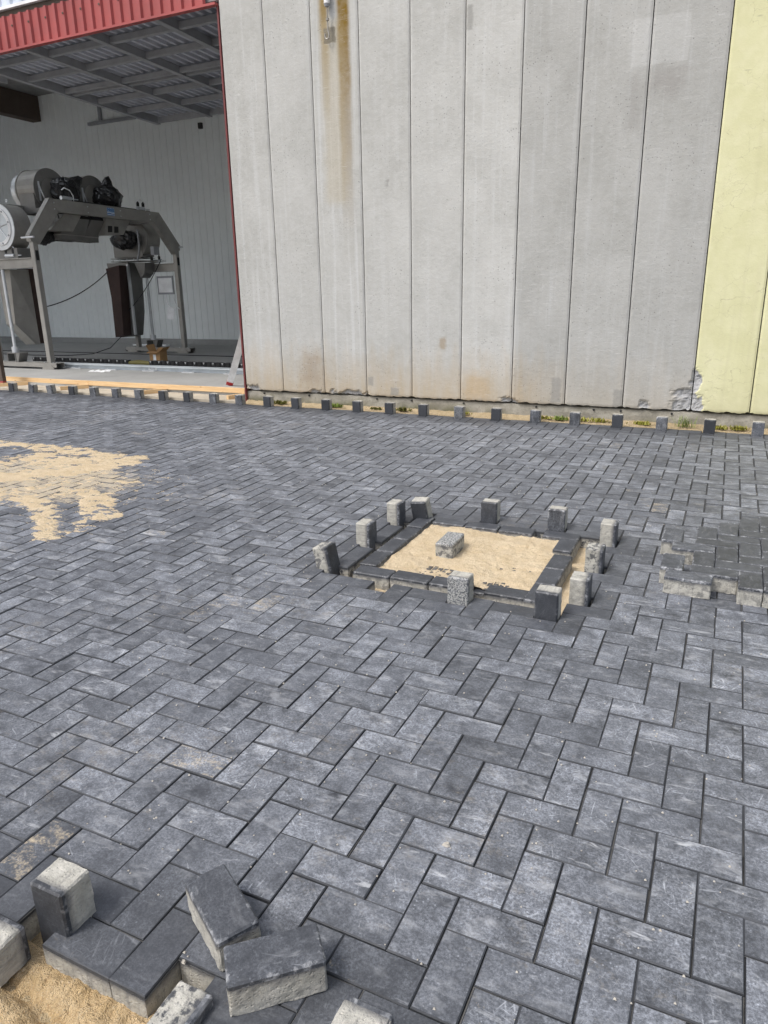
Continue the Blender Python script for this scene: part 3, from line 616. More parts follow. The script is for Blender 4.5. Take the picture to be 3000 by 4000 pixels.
# ================================================================== BUILDING
WY = 6.15                                                    # outer face of the wall panels
hall = empty('industrial_hall', (-6, WY, 0), 'grey concrete panel hall with yellow end and open door bay', 'building')
SEAM = [-5.545, -5.000, -4.428, -3.876, -3.317, -2.750, -2.192, -1.640, -1.078, -0.458, 0.042, 0.60, 1.16, 1.72, 2.28]
TONE = [1.0, .98, 1.01, 1.02, 1.02, 1.05, .87, .89, .87]
def spall_amt(x, z, k):
    s = 0.0
    def bl(cx, cz, rx, rz): return 1-math.hypot((x-cx)/rx, (z-cz)/rz)
    n_ = 0.55*fbm(x*14, z*14, 2, 4)
    for (cx, cz, rx, rz) in ((-.50, .22, .16, .16), (-.44, .42, .055, .12), (-.88, .18, .06, .06), (-5.42, .17, .12, .05), (-4.12, .15, .30, .055), (-4.55, .15, .12, .045), (-2.2, .16, .12, .05)):
        s = max(s, bl(cx, cz, rx, rz) + n_)
    return s if s > 0 else 0.0
def panel(k, yellow):
    x0, x1 = SEAM[k]+.0045, SEAM[k+1]-.0045; z0, z1 = 0.147, 7.0; r = random.Random(k*13+1)
    nx = 30; xs = [x0+(x1-x0)*i/nx for i in range(nx+1)]
    zs = [z0+.014*i for i in range(36)] + [z0+.52, z0+.60, .9, 1.2, 1.7, 2.5, 3.5, 5, z1]; vs = []; fs = []; sp = []
    for zi, z in enumerate(zs):
        for xi, x in enumerate(xs):
            zz = z; s = spall_amt(x, z, k)
            if zi == 0:
                e = min(xi, nx-xi); zz += max(0, .014*fbm(x*11, 3, k, 4)+.004) + (max(0, .020*r.random()-.004*e) if e < 3 else 0) + .010*max(0, noise.noise(Vector((x*60, 1, 2))))
            elif zi < 4: zz += .004*fbm(x*30, z*30, k)
            e = min(x-x0, x1-x); cut = .006*max(0, 1-e/.010) + (.005*max(0, fbm(z*9, x*3, k+5)) * max(0, 1-e/.03))
            dep = cut + min(.030, .045*s) + (.006*s*fbm(x*45, z*45, 7) if s > 0 else 0) + (.006*max(0, 1-(zz-z0)/.02) if zi < 3 else 0)
            vs.append((x, WY+dep, zz)); sp.append(s)
    w_ = nx+1
    for j in range(len(zs)-1):
        for i in range(nx): fs.append((j*w_+i, j*w_+i+1, (j+1)*w_+i+1, (j+1)*w_+i))
    n0 = len(vs); bord = [i for i in range(w_)]                                    # thickness: bottom and two sides
    back = {}
    def bk(i):
        if i not in back: back[i] = len(vs); vs.append((vs[i][0], WY+.20, vs[i][2])); sp.append(0)
        return back[i]
    for i in range(nx): fs.append((i+1, i, bk(i), bk(i+1)))
    for j in range(len(zs)-1):
        a_, c_ = j*w_, (j+1)*w_; fs.append((a_, c_, bk(c_), bk(a_))); a_, c_ = j*w_+nx, (j+1)*w_+nx; fs.append((c_, a_, bk(a_), bk(c_)))
    m = MB(); m.add(vs, fs); o = m.build('wall_panel', 'yellow' if yellow else 'panel', hall)
    q = o.data.attributes.new('spall', 'FLOAT', 'POINT'); q.data.foreach_set('value', sp)
    t = TONE[k] if k < len(TONE) else 1.0; o.color = (t, t, t, 1)
    if yellow: o['label'] = 'yellow painted wall panel with crazed paint'
for k in range(len(SEAM)-1): panel(k, k >= 9)
b = MB(); b.box(-5.55, 2.3, WY+.36, WY+.40, .05, 7.0); b.build('inner_leaf', 'ceiling', hall)
nb = 200; b = MB(); vs = []; fs = []                                             # plinth under the panels, rough cast
for i in range(nb+1):
    x = -5.60+7.9*i/nb
    for z, d in ((-.12, 0), (.03, .004), (.075, .006), (.128, .010), (.136, .04), (.136, .22)): vs.append((x, WY+.022+d+.006*fbm(x*7, z*20, 1), z+.004*fbm(x*9, 4, z)))
for i in range(nb):
    for k in range(5): fs.append((i*6+k, (i+1)*6+k, (i+1)*6+k+1, i*6+k+1))
b.add(vs, fs); b.box(-5.60, -5.599, WY+.03, WY+.24, -.12, .130); b.build('plinth', 'plinth', hall)
for x in (-5.30, -4.66, -3.76, -3.33, -2.72, -1.93, -1.35, -1.09, -.62): b = MB(); b.tube([(x, WY+.016, .112), (x, WY+.04, .112)], .010, 10); b.build('weep_hole', 'black_rubber', hall)
# red door frame
b = MB(); b.box(-5.570, -5.550, WY-.006, WY+.16, -.02, 4.24); b.build('door_jamb', 'jamb_red', hall)
b = MB(); b.box(-10.10, -9.96, WY-.012, WY+.05, 0, .10); b.build('door_jamb', 'red_paint', hall)
b = MB(); b.box(-10.10, -9.96, WY-.010, WY+.05, .101, 4.30); b.build('door_jamb', 'dark_beam', hall)
b = MB(); b.box(-15.6, -15.3, WY-.012, WY+.16, 0, 4.30); b.build('door_jamb', 'red_paint', hall)
# red corrugated fascia, x-running profile
def corr(x0, x1, y, z0, z1, pitch, dep, name, mat, top=.5):
    m = MB(); prof = []; n = int((x1-x0)/pitch)
    for i in range(n):
        xx = x0+i*pitch
        prof += [(xx, y), (xx+pitch*.50, y), (xx+pitch*.62, y-dep), (xx+pitch*.88, y-dep)]
    prof.append((x0+n*pitch, y)); vs = [(p[0], p[1], z0) for p in prof] + [(p[0], p[1], z1) for p in prof]; k = len(prof)
    m.add(vs, [(i, i+1, k+i+1, k+i) for i in range(k-1)]); return m.build(name, mat, hall)
corr(-16.0, -5.62, WY-.012, 4.265, 4.622, .145, .026, 'red_fascia', 'red_paint')
b = MB(); b.box(-16.0, -5.56, WY-.045, WY+.02, 4.240, 4.264); b.build('fascia_trim', 'red_paint', hall)
for i in range(36): b = MB(); b.tube([(-16+.145*2*i+.108, WY-.038, 4.50), (-16+.145*2*i+.108, WY-.045, 4.50)], .012, 8); b.build('screw', 'dark_beam', hall)
b = MB(); b.box(-16.0, -5.56, WY-.005, WY+.10, 4.625, 4.682); b.build('gutter_shadow_strip', 'dark_beam', hall)  # strip coloured dark to stand in for the gutter shadow above the fascia
b = MB(); b.box(-16.0, -5.56, WY-.05, WY+.06, 4.684, 4.716); b.build('drip_flashing', 'white_paint', hall)
corr(-16.0, -5.57, WY-.012, 4.72, 7.0, .20, .03, 'upper_cladding', 'cladding')
b = MB(); b.box(-16.0, -5.56, WY+.02, WY+.06, 4.30, 7.0); b.build('fascia_backing', 'ceiling', hall)
# shell of the hall
b = MB(); b.box(-24, -20.6, WY, WY+.2, 0, 7); b.build('front_wall', 'cladding', hall)
b = MB(); b.box(-20.6, -16.0, WY, WY+.2, 4.3, 7); b.build('front_wall', 'cladding', hall)  # unseen bay left open below to let more daylight into the hall
b = MB(); b.box(-24.2, -24.0, WY, 14.4, 0, 7); b.build('side_wall', 'inner_panel', hall)
b = MB(); b.box(-3.0, -2.8, WY+.41, 14.4, 0, 6.9); b.build('side_wall', 'inner_panel', hall)
b = MB()
for (x0, x1, y0, y1) in ((-24.2, 2.4, WY+.2, 6.5), (-24.2, 2.4, 8.9, 14.5), (-24.2, -23, 6.5, 8.9), (-16.2, -15.8, 6.5, 8.9), (-5.7, 2.4, 6.5, 8.9)): b.box(x0, x1, y0, y1, 6.35, 6.9)
b.build('roof', 'ceiling', hall)
for (x0, x1) in ((-23, -16.2), (-15.8, -5.7)):                   # translucent skylights, added out of view to brighten the hall
    b = MB(); b.box(x0-.02, x1+.02, 6.48, 8.92, 6.91, 6.925); b.build('added_skylight', 'added_skylight', hall)
b = MB(); b.box(-17.65, -17.35, WY+.3, 14.08, 5.75, 6.34); b.build('roof_girder', 'dark_beam', hall)
for k in range(21):                                          # micro-ribbed sandwich panels of the back wall, 1 m each
    x0 = -24+k*1.0; m = MB(); prof = []; yb = 14.10
    for i in range(5):
        xx = x0+.0006+i*.1998; prof += [(xx, yb), (xx+.166, yb), (xx+.176, yb-.012), (xx+.186, yb)]
    prof.append((x0+.9994, yb)); n = len(prof); m.add([(p[0], p[1], .19) for p in prof] + [(p[0], p[1], 6.35) for p in prof], [(i, i+1, n+i+1, n+i) for i in range(n-1)])
    m.build('sandwich_panel', 'inner_panel', hall)
b = MB(); b.box(-24, -3, 14.125, 14.25, .0, 6.35); b.build('panel_joint', 'inner_panel', hall)
b = MB(); b.box(-24, -3, 13.98, 14.12, .0, .185); b.build('kerb_upstand', 'floor', hall)
b = MB(); b.box(-15.66, -14.1, 14.02, 14.09, 5.47, 5.54); b.box(-15.28, -15.20, 14.03, 14.09, 5.545, 5.90); b.build('wall_bracket', 'frame_grey', hall)
b = MB(); b.box(-13.35, -12.2, 14.02, 14.09, 5.33, 5.36); b.build('conduit', 'dark_beam', hall)
b = MB(); b.box(-24, -3, 6.43, 14.3, -.2, .06); structure(b.build('hall_floor', 'floor'))
b = MB(); b.box(-16, -5.6, 6.01, 6.425, -.2, .022); structure(b.build('threshold', 'threshold'))
# raised up-and-over door
door = empty('overhead_door', (-7.7, 8, 4.2)); door.parent = hall; door.location = (-7.7+6, 8-WY, 4.2); door['org'] = [-7.7, 8, 4.2]
def dz(y): return 4.285-.0236*(y-6.6)
for x in (-9.87, -8.72, -7.64, -6.55, -5.66):
    m = MB(); h = .10 if x > -9.8 else .13; hw = .04
    m.add([(x+sx*hw, y, dz(y)+hh) for y in (6.22, 10.02) for sx, hh in ((-1, 0), (1, 0), (1, h), (-1, h))], [(0, 1, 2, 3), (7, 6, 5, 4), (0, 4, 5, 1), (1, 5, 6, 2), (2, 6, 7, 3), (3, 7, 4, 0)])
    m.build('door_tube', 'frame_grey', door)
for y, h in ((6.30, .07), (6.68, .07), (7.30, .07), (7.96, .06), (8.10, .06), (8.61, .07), (9.25, .07), (9.98, .12)):
    m = MB(); z = dz(y)+.018; m.box(-9.83, -5.70, y-.03, y+.03, z, z+h); m.build('door_rail', 'frame_grey', door)
m = MB(); prof = []
for i in range(32): xx = -9.91+i*.1335; prof += [(xx, 0), (xx+.045, 0), (xx+.062, .038), (xx+.116, .038)]
prof.append((-5.63, 0)); n = len(prof)
m.add([(p[0], y, dz(y)+.102+p[1]) for y in (6.2, 10.05) for p in prof], [(i+1, i, n+i, n+i+1) for i in range(n-1)]); m.build('door_sheet', 'sheet_grey', door)
m = MB(); m.box(-9.05, -8.97, 10.06, 10.12, 4.07, 4.16, bev=.01); m.build('door_stop', 'black_rubber', door)
m = MB(); m.box(-10.15, -9.92, 6.9, 7.0, 4.27, 4.31); m.box(-9.99, -9.95, 6.88, 7.02, 4.22, 4.36); m.build('hinge_arm', 'frame_grey', door)
# blind rod with hook on the wall
t = empty('hook_rod', (-4.195, WY, 3.7), 'white tube with hanging rod and hook high on the rust-streaked panel', 'hook')
b = MB(); b.tube([(-4.195, WY-.045, 4.03), (-4.195, WY-.045, 4.8)], .030, 16); b.build('tube', 'white_paint', t, smooth=False)
b = MB(); b.tube([(-4.195, WY-.045, 4.005), (-4.195, WY-.045, 4.030)], [.022, .032], 16); b.build('end_cap', 'frame_grey', t)
b = MB(); b.tube([(-4.193, WY-.045, 3.80), (-4.194, WY-.045, 4.01)], .006, 8); b.tube([(-4.193, WY-.045, 3.885), (-4.193, WY-.045, 3.903)], .016, 8); b.build('rod', 'grey_hook', t)
pts = [(-4.193, WY-.045, 3.80)] + [(-4.205+.024*math.cos(q), WY-.045, 3.755+.030*math.sin(q)) for q in [math.radians(v) for v in (30, 0, -40, -80, -120, -160, -200, -225)]]
b = MB(); b.tube(pts, .0075, 8); b.build('hook', 'grey_hook', t)

# ================================================================== THINGS AT THE DOORWAY
def plank(name, p0, p1, wdt, h, label, z):
    p0, p1 = Vector((*p0, 0)), Vector((*p1, 0)); L = (p1-p0).length; an = math.atan2(p1.y-p0.y, p1.x-p0.x); m = MB()
    m.box(-L/2, L/2, -wdt/2, wdt/2, 0, h, bev=.003); o = m.build(name, 'wood'); o.location = ((p0.x+p1.x)/2, (p0.y+p1.y)/2, z); o.rotation_euler = (0, 0, an); tag(o, label, 'wooden batten', 'battens across the door threshold'); return o
plank('wooden_batten', (-10.6, 6.47), (-8.52, 6.435), .045, .062, 'left half of the long pine batten across the doorway', .0605)
plank('wooden_batten', (-8.515, 6.435), (-5.66, 6.425), .045, .062, 'right half of the long pine batten across the doorway', .0605)
for n_, xa, xb in (('leftmost, at the picture edge', -10.02, -9.75), ('under the left end', -8.72, -8.50), ('between the seventh and eighth standing pavers', -7.24, -7.06), ('rightmost, beside the red door jamb', -5.80, -5.68)):
    plank('cross_batten', (xa, 6.09), (xb, 6.40), .05, .05, 'short pine cross batten before the doorway, '+n_, .0235)
plank('cross_batten', (-9.93, 6.50), (-9.66, 6.72), .05, .025, 'thin pine offcut on the hall floor behind the long batten', .0605)
# aluminium straightedge
t = empty('straightedge', (-6.47, 7.0, .06), 'aluminium straightedge with red end cap leaning inside the doorway', 'straightedge')
p0 = Vector((-6.46, 7.01, .075)); p1 = Vector((-5.72, 6.55, 1.02)); ax = (p1-p0).normalized()
def bar(mb, p, q, wd, th):
    d = (q-p).normalized(); u = d.cross(Vector((-.62, .78, -.1))).normalized(); v = d.cross(u)
    mb.add([c+u*sx*wd+v*sy*th for c in (p, q) for sx, sy in ((-.5, -.5), (.5, -.5), (.5, .5), (-.5, .5))], [(3, 2, 1, 0), (4, 5, 6, 7), (0, 1, 5, 4), (1, 2, 6, 5), (2, 3, 7, 6), (3, 0, 4, 7)]); return mb
bar(MB(), p0+ax*.06, p1, .088, .03).build('bar', 'white_plastic', t); bar(MB(), p0, p0+ax*.06, .094, .036).build('end_cap', 'red_plastic', t)
b = MB(); b.tube([p0+ax*.05+Vector((-.02, -.02, 0)), p1+Vector((-.02, -.02, 0))], .006, 6); b.build('groove_bead', 'frame_grey', t)
tag(bar(MB(), Vector((-6.42, 7.6, .35)), Vector((-5.6, 7.35, .43)), .02, .015).build('handle_bar', 'black_rubber'), 'thin dark bar behind the straightedge', 'bar')
# floor rail and cable chain
t = empty('floor_rail', (-9, 8.35, .06), 'pale metal floor rail running through the hall', 'rail')
b = MB(); b.box(-24, -3.2, 8.30, 8.38, .0605, .125); b.build('web', 'white_rail', t); b = MB(); b.box(-24, -3.2, 8.24, 8.44, .126, .140); b.build('top_flange', 'white_rail', t)
for k in range(9):
    x = -11.6+.85*k; b = MB(); b.box(x-.13, x+.13, 8.20, 8.235, .0605, .075); b.tube([(x-.09, 8.222, .075), (x-.09, 8.222, .09)], .012, 6); b.tube([(x+.09, 8.222, .075), (x+.09, 8.222, .09)], .012, 6); b.build('foot_clip', 'alu', t)
b = MB(); b.box(-9.12, -8.93, 8.286, 8.298, .072, .118); b.build('number_plate', 'white_plastic', t)
cv = bpy.data.curves.new('t', 'FONT'); cv.body = '75173'; cv.size = .045; cv.extrude = .001; cv.align_x = 'CENTER'; cv.align_y = 'CENTER'
def text_part(cv, name, mat, parent, mw):
    o = bpy.data.objects.new('tmp', cv); C.objects.link(o); dg = bpy.context.evaluated_depsgraph_get(); me = bpy.data.meshes.new_from_object(o.evaluated_get(dg)); bpy.data.objects.remove(o)
    me.materials.clear(); me.materials.append(M[mat]); me.transform(Matrix.Translation(-Vector(parent['org'])) @ mw); q = bpy.data.objects.new(name, me); C.objects.link(q); q.parent = parent; return q
text_part(cv, 'plate_text', 'frame_grey', t, Matrix.Translation((-9.025, 8.283, .095)) @ Matrix.Rotation(PI/2, 4, 'X'))
t = empty('cable_chain', (-9, 8.92, .06), 'black cable chain lying on the hall floor behind the rail', 'cable chain')
m = MB(); m.box(-.048, .048, -.05, .05, 0, .105, bev=.012); m.box(-.030, .030, -.056, -.0505, .02, .065); lm = m.mesh('link', 'black_rubber')
m = MB(); m.add([(-.022, -.0575, .102), (.022, -.0575, .102), (0, -.0575, .062)], [(0, 2, 1)]); m.add([(-.022, -.0575, .102), (.022, -.0575, .102), (.022, .04, .1065), (-.022, .04, .1065)], [(0, 1, 2, 3)]); wm = m.mesh('mark', 'ceramic_grey')
for k in range(62):
    x = -12.6+.1*k
    if -10.15 < x < -9.62: continue
    o = bpy.data.objects.new('link', lm); C.objects.link(o); o.parent = t; o.location = (x+9, 0, .001)
    if k % 2 == 0:
        q = bpy.data.objects.new('mark', wm); C.objects.link(q); q.parent = o
b = MB(); b.tube([(-10.22, 8.92, .11), (-9.95, 8.93, .125), (-9.55, 8.92, .11)], [.03, .045, .035], 10); tag(b.build('hose_sleeve', 'olive_hose', origin=(-9.9, 8.62, .06)), 'olive sleeve round the gap in the cable chain', 'sleeve')
b = MB(); b.box(-24, -3.2, 11.02, 11.06, .0605, .075); tag(b.build('floor_strip', 'black_rubber', origin=(-9, 11.04, .06)), 'thin dark strip across the hall floor under the gantry', 'floor strip')
# small stuff on the hall floor
t = empty('cardboard_box', (-10.22, 9.75, .06), 'small open cardboard box on the hall floor', 'box')
b = MB(); X0, X1, Y0, Y1, Z0, Z1 = -10.35, -10.09, 9.66, 9.86, .0605, .26; th = .006
b.box(X0, X1, Y0, Y0+th, Z0, Z1); b.box(X0, X1, Y1-th, Y1, Z0, Z1); b.box(X0, X0+th, Y0+th, Y1-th, Z0, Z1); b.box(X1-th, X1, Y0+th, Y1-th, Z0, Z1); b.box(X0+th, X1-th, Y0+th, Y1-th, Z0, Z0+th); b.build('carton', 'cardboard', t)
for fl in ([(X0, Y0, Z1), (X0, Y1, Z1), (X0-.06, Y1+.02, Z1+.12), (X0-.07, Y0, Z1+.11)], [(X1, Y0, Z1), (X1, Y1, Z1), (X1+.10, Y1, Z1+.08), (X1+.10, Y0, Z1+.07)], [(X0, Y0, Z1), (X1, Y0, Z1), (X1, Y0-.08, Z1-.03), (X0, Y0-.08, Z1-.03)], [(X0, Y1, Z1), (X1, Y1, Z1), (X1, Y1+.08, Z1+.05), (X0, Y1+.08, Z1+.05)]):
    m = MB(); m.add(fl + [(p[0], p[1], p[2]+.004) for p in fl], [(0, 1, 2, 3), (7, 6, 5, 4), (0, 4, 5, 1), (1, 5, 6, 2), (2, 6, 7, 3), (3, 7, 4, 0)]); m.build('flap', 'cardboard', t)
b = MB(); b.box(-10.26, -10.19, Y0-.003, Y0-.001, .07, .20); b.build('sticker', 'white_plastic', t)
b = MB(); b.box(-14.3, -13.2, 13.3, 13.45, .0605, .09); tag(b.build('white_strip', 'white_plastic', origin=(-13.7, 13.4, .06)), 'white profile lying on the floor by the back wall', 'profile')
b = MB(); b.tube([(-12.95, 11.7, .09), (-12.75, 11.7, .09), (-12.73, 11.7, .08), (-12.5, 11.68, .08)], [.03, .03, .015, .015], 8); tag(b.build('torch', 'black_rubber', origin=(-12.7, 11.7, .06)), 'small dark tool lying on the hall floor', 'tool')
b = MB(); r9 = random.Random(4)
for k in range(14):
    x, y = -9.9+r9.uniform(-.2, .2), 7.95+r9.uniform(-.08, .08); b.add([(x-.05, y-.02, .062), (x+.05, y-.03, .064), (x+.03, y+.03, .085), (x-.03, y+.02, .075)], [(0, 1, 2, 3)])
tag(b.build('plastic_film', 'white_plastic', origin=(-9.9, 7.95, .06)), 'crumpled clear plastic film on the floor before the rail', 'film')

# ================================================================== BLOWER GANTRY
g = empty('blower_gantry', (-11.8, 9.84, .06), 'stainless steel drying gantry with four blowers inside the hall', 'drying gantry')
YF, YB = 8.0, 11.68
for y0, y1 in ((YF, YF+.10), (YB-.10, YB)):
    b = MB(); b.box(-11.20, -11.10, y0, y1, .175, 2.20, bev=.006); b.build('leg', 'steel', g)
    b = MB(); b.box(-12.52, -12.44, y0, y1, .175, 1.80, bev=.006); b.build('leg', 'steel', g)
    yy = y0 if y0 < 9 else y1
    b = MB(); f0, f1 = (y0-.005, y1+.005); b.box(-12.5, -11.202, f0+.03, f1-.03, 1.80, 1.93); b.box(-12.5, -11.202, f0, f1, 1.932, 1.948); b.box(-12.5, -11.202, f0, f1, 1.782, 1.798); b.build('arm', 'steel', g)
    b = MB(); b.box(-12.80, -10.93, y0-.04, y1+.04, .160, .172); b.box(-12.80, -10.93, y0-.04, y0-.03, .095, .159); b.box(-12.80, -10.93, y1+.03, y1+.04, .095, .159); b.build('base_rail', 'steel', g)
    for x in (-11.13, -12.6):
        for ya in (y1+.043, y0-.055): b = MB(); b.prism([(x-.16, .062), (x+.16, .062), (x+.09, .130), (x-.09, .130)], ya, ya+.012, 'y'); q = b.build('wheel_plate', 'steel', g)
        b = MB(); b.tube([(x-.08, y0-.03, .105), (x-.08, y1+.03, .105)], .044, 16); b.build('wheel', 'blue_plastic', q)
    for bx in (-11.24, -11.02, -12.3):
        b = MB(); b.tube([(bx, y0-.02, .172), (bx, y0-.02, .188)], .012, 6); b.build('bolt', 'alu', g)
    b = MB(); b.box(-11.0995, -11.097, y0+.02, y1-.02, 1.90, 2.06); b.build('slot_plate', 'black_rubber', g)
    b = MB(); yc = (y0+y1)/2; b.tube([(-12.03, yc, .44), (-12.03, yc, 1.78)], .030, 16); q = b.build('pole', 'alu', g, smooth=False)
    b = MB(); b.tube([(-12.03, yc, .335), (-12.03, yc, .439)], .062, 18); b.build('pole_cup', 'alu', q)
    b = MB(); b.box(-12.16, -12.148, y0-.04, y1+.06, .173, .334); b.box(-11.96, -11.948, y0-.04, y1+.06, .173, .334); b.box(-12.147, -11.961, y0-.04, y1+.06, .322, .334); b.box(-12.147, -11.961, y0-.04, y1+.06, .173, .185); b.prism([(-11.947, .334), (-11.83, .334), (-11.90, .175), (-11.947, .175)], y0-.03, y1+.05, 'y'); b.build('pole_bracket', 'steel_dark', g)
# arch
def gp(s, z): return (YF+s, z)
b = MB(); b.prism([gp(.47, 2.925), gp(3.17, 2.915), gp(3.0, 2.715), gp(.64, 2.715)], -11.20, -11.10, 'x'); b.build('crossbeam', 'steel', g)
b = MB(); b.prism([gp(-.03, 2.20), gp(-.05, 2.30), gp(.466, 2.925), gp(.636, 2.715), gp(.135, 2.16), gp(.10, 2.20)], -11.20, -11.10, 'x'); b.build('knee_brace', 'steel', g)
b = MB(); b.prism([gp(3.71, 2.20), gp(3.73, 2.30), gp(3.174, 2.915), gp(3.004, 2.715), gp(3.545, 2.12), gp(3.58, 2.20)], -11.20, -11.10, 'x'); b.build('knee_brace', 'steel', g)
for s in (-.05, 3.68): b = MB(); b.tube([(-11.30, YF+s, 2.262), (-11.02, YF+s+.02, 2.270)], .018, 8); b.build('clamp_bar', 'alu', g)
b = MB(); b.box(-11.99, -11.89, YF+.3, YB-.3, 2.72, 2.86); b.build('rear_beam', 'steel_dark', g)
for y in (8.6, 9.4, 10.5, 11.2): b = MB(); b.box(-11.888, -11.202, y-.04, y+.04, 2.73, 2.80); b.build('tie_bar', 'steel_dark', g)
# maker's plate
b = MB(); b.box(-11.0985, -11.094, 9.76, 9.945, 2.752, 2.884); lp = b.build('maker_plate', 'logo_pale', g)
cv = bpy.data.curves.new('t', 'FONT'); cv.body = 'Holz'; cv.size = .088; cv.extrude = .0008; cv.offset = .0022; cv.align_x = 'CENTER'
mw = Matrix.Translation((-11.0925, 9.8525, 2.826)) @ Matrix(((0, 0, 1, 0), (1, 0, 0, 0), (0, 1, 0, 0), (0, 0, 0, 1)))
text_part(cv, 'lettering', 'logo_blue', lp, mw)
for k, (zc_, mt, hh) in enumerate(((2.800, 'white_plastic', .010), (2.786, 'logo_blue', .012), (2.769, 'white_plastic', .007), (2.758, 'logo_blue', .008))):
    vs = []; n = 16
    for i in range(n+1):
        y = 9.762+.181*i/n; z = zc_+(.006*math.sin(2*PI*i/n) if k < 2 else 0); vs += [(-11.0930, y, z-hh/2), (-11.0930, y, z+hh/2)]
    m = MB(); m.add(vs, [(2*i, 2*i+2, 2*i+3, 2*i+1) for i in range(n)]); m.build('wave_stripe', mt, lp)
# blowers ----------------------------------------------------------
def bag(name, c, rad, seed, spike, parent):
    r = random.Random(seed); vs = []; fs = []; nu, nv = 28, 18
    for j in range(nv+1):
        th = PI*j/nv
        for i in range(nu):
            ph = 2*PI*i/nu; d = Vector((math.sin(th)*math.cos(ph), math.sin(th)*math.sin(ph), math.cos(th)))
            k = 1 + .22*noise.noise(d*2.0+Vector((seed, 0, 0))) + .13*abs(noise.noise(d*5+Vector((0, seed, 0)))) + .06*noise.noise(d*11+Vector((seed, 2, 1)))
            for (sd_, amp, pw) in spike: k += amp*max(0, d.dot(Vector(sd_).normalized()))**pw
            vs.append((c[0]+rad[0]*d.x*k, c[1]+rad[1]*d.y*k, c[2]+rad[2]*d.z*k))
    for j in range(nv):
        for i in range(nu): fs.append((j*nu+i, (j+1)*nu+i, (j+1)*nu+(i+1) % nu, j*nu+(i+1) % nu))
    m = MB(); m.add(vs, fs); return m.build(name, 'black_plastic', parent, smooth=False)
def drum(c, axis, r, l, name, mat, face):
    m = MB(); e = list(c); e['xyz'.index(axis)] += l; m.tube([c, e], r, 40); return m.build(name, mat, g)
for k, yc in enumerate((8.93, 9.91)):                       # roof blowers, axis along x
    d = drum((-12.0, yc, 3.13), 'x', .355, .44, 'blower_drum', 'steel', 1)
    m = MB(); m.ring((-11.562, yc, 3.13), 'x', .20, .362, .012, 40); m.build('face_plate', 'steel_dark', d)
    m = MB(); m.ring((-12.015, yc, 3.13), 'x', .33, .366, .012, 40); m.build('rim', 'steel', d)
    m = MB(); m.tube([(-12.16, yc, 3.10), (-12.06, yc, 3.11)], .34, 36); m.build('intake_ring', 'alu', d)
    m = MB(); m.box(-11.95, -11.58, yc-.36, yc+.05, 2.80, 3.05); m.build('volute_outlet', 'steel_dark', d)
    m = MB(); m.box(-11.548, -11.535, yc-.27, yc-.24, 2.93, 3.25); m.tube([(-11.54, yc-.255, 3.20), (-11.52, yc-.20, 3.0), (-11.54, yc-.13, 2.92)], .012, 6); m.build('bracket', 'alu', d)
    bag('motor_bag', (-11.40, yc+.17+.03*k, 3.11), (.22, .27, .22), 3+k*4, [((0.1, .80, .75), .85, 22), ((0, 1, -.3), .12, 6)] if k == 0 else [((0, .15, 1), .85, 24), ((0, 1, -.3), .25, 6)], d)
    # downward nozzle
    y0 = 9.12 if k == 0 else 9.62
    if k == 0: top = [(-11.75, 8.95), (-11.25, 8.95), (-11.25, 9.45), (-11.75, 9.45)]; bot = [(-11.70, 8.80), (-11.32, 8.80), (-11.32, 9.36), (-11.70, 9.36)]
    else: top = [(-11.75, 9.50), (-11.25, 9.50), (-11.25, 9.88), (-11.75, 9.88)]; bot = [(-11.62, 9.40), (-11.40, 9.40), (-11.40, 9.76), (-11.62, 9.76)]
    zt, zm, zb = 2.66, 2.37, 2.28; m = MB()
    m.add([(*p, zt) for p in top] + [(*p, zm) for p in bot] + [(*p, zb) for p in bot], [(0, 1, 5, 4), (1, 2, 6, 5), (2, 3, 7, 6), (3, 0, 4, 7), (4, 5, 9, 8), (5, 6, 10, 9), (6, 7, 11, 10), (7, 4, 8, 11), (0, 3, 2, 1)])
    q = m.build('nozzle', 'steel_dark', g); m = MB()
    for i in range(4):
        p, r_ = bot[i], bot[(i+1) % 4]; m.tube([(*p, zm), (*r_, zm)], .010, 6)
    m.build('nozzle_rim', 'steel', q)
# side boxes and motors under the beam
b = MB(); b.prism([(8.50, 2.42), (9.00, 2.42), (9.24, 2.712), (8.86, 2.712)], -11.50, -11.22, 'x'); b.build('baffle_box', 'steel', g)
b = MB(); b.prism([(9.74, 2.40), (10.24, 2.44), (10.46, 2.712), (9.84, 2.712)], -11.50, -11.22, 'x'); q = b.build('baffle_box', 'steel', g)
for y in (9.84, 10.00): m = MB(); m.prism([(y, 2.46), (y+.11, 2.47), (y+.125, 2.58), (y+.02, 2.58)], -11.219, -11.214, 'x'); m.build('vent', 'black_rubber', q)
b = MB(); b.tube([(-11.35, 9.30, 2.66), (-11.35, 9.95, 2.66)], .065, 16); b.tube([(-11.35, 9.55, 2.66), (-11.35, 9.62, 2.66)], .080, 16); b.tube([(-11.35, 9.72, 2.66), (-11.35, 9.80, 2.66)], .080, 16); b.build('gear_motor', 'black_rubber', g)
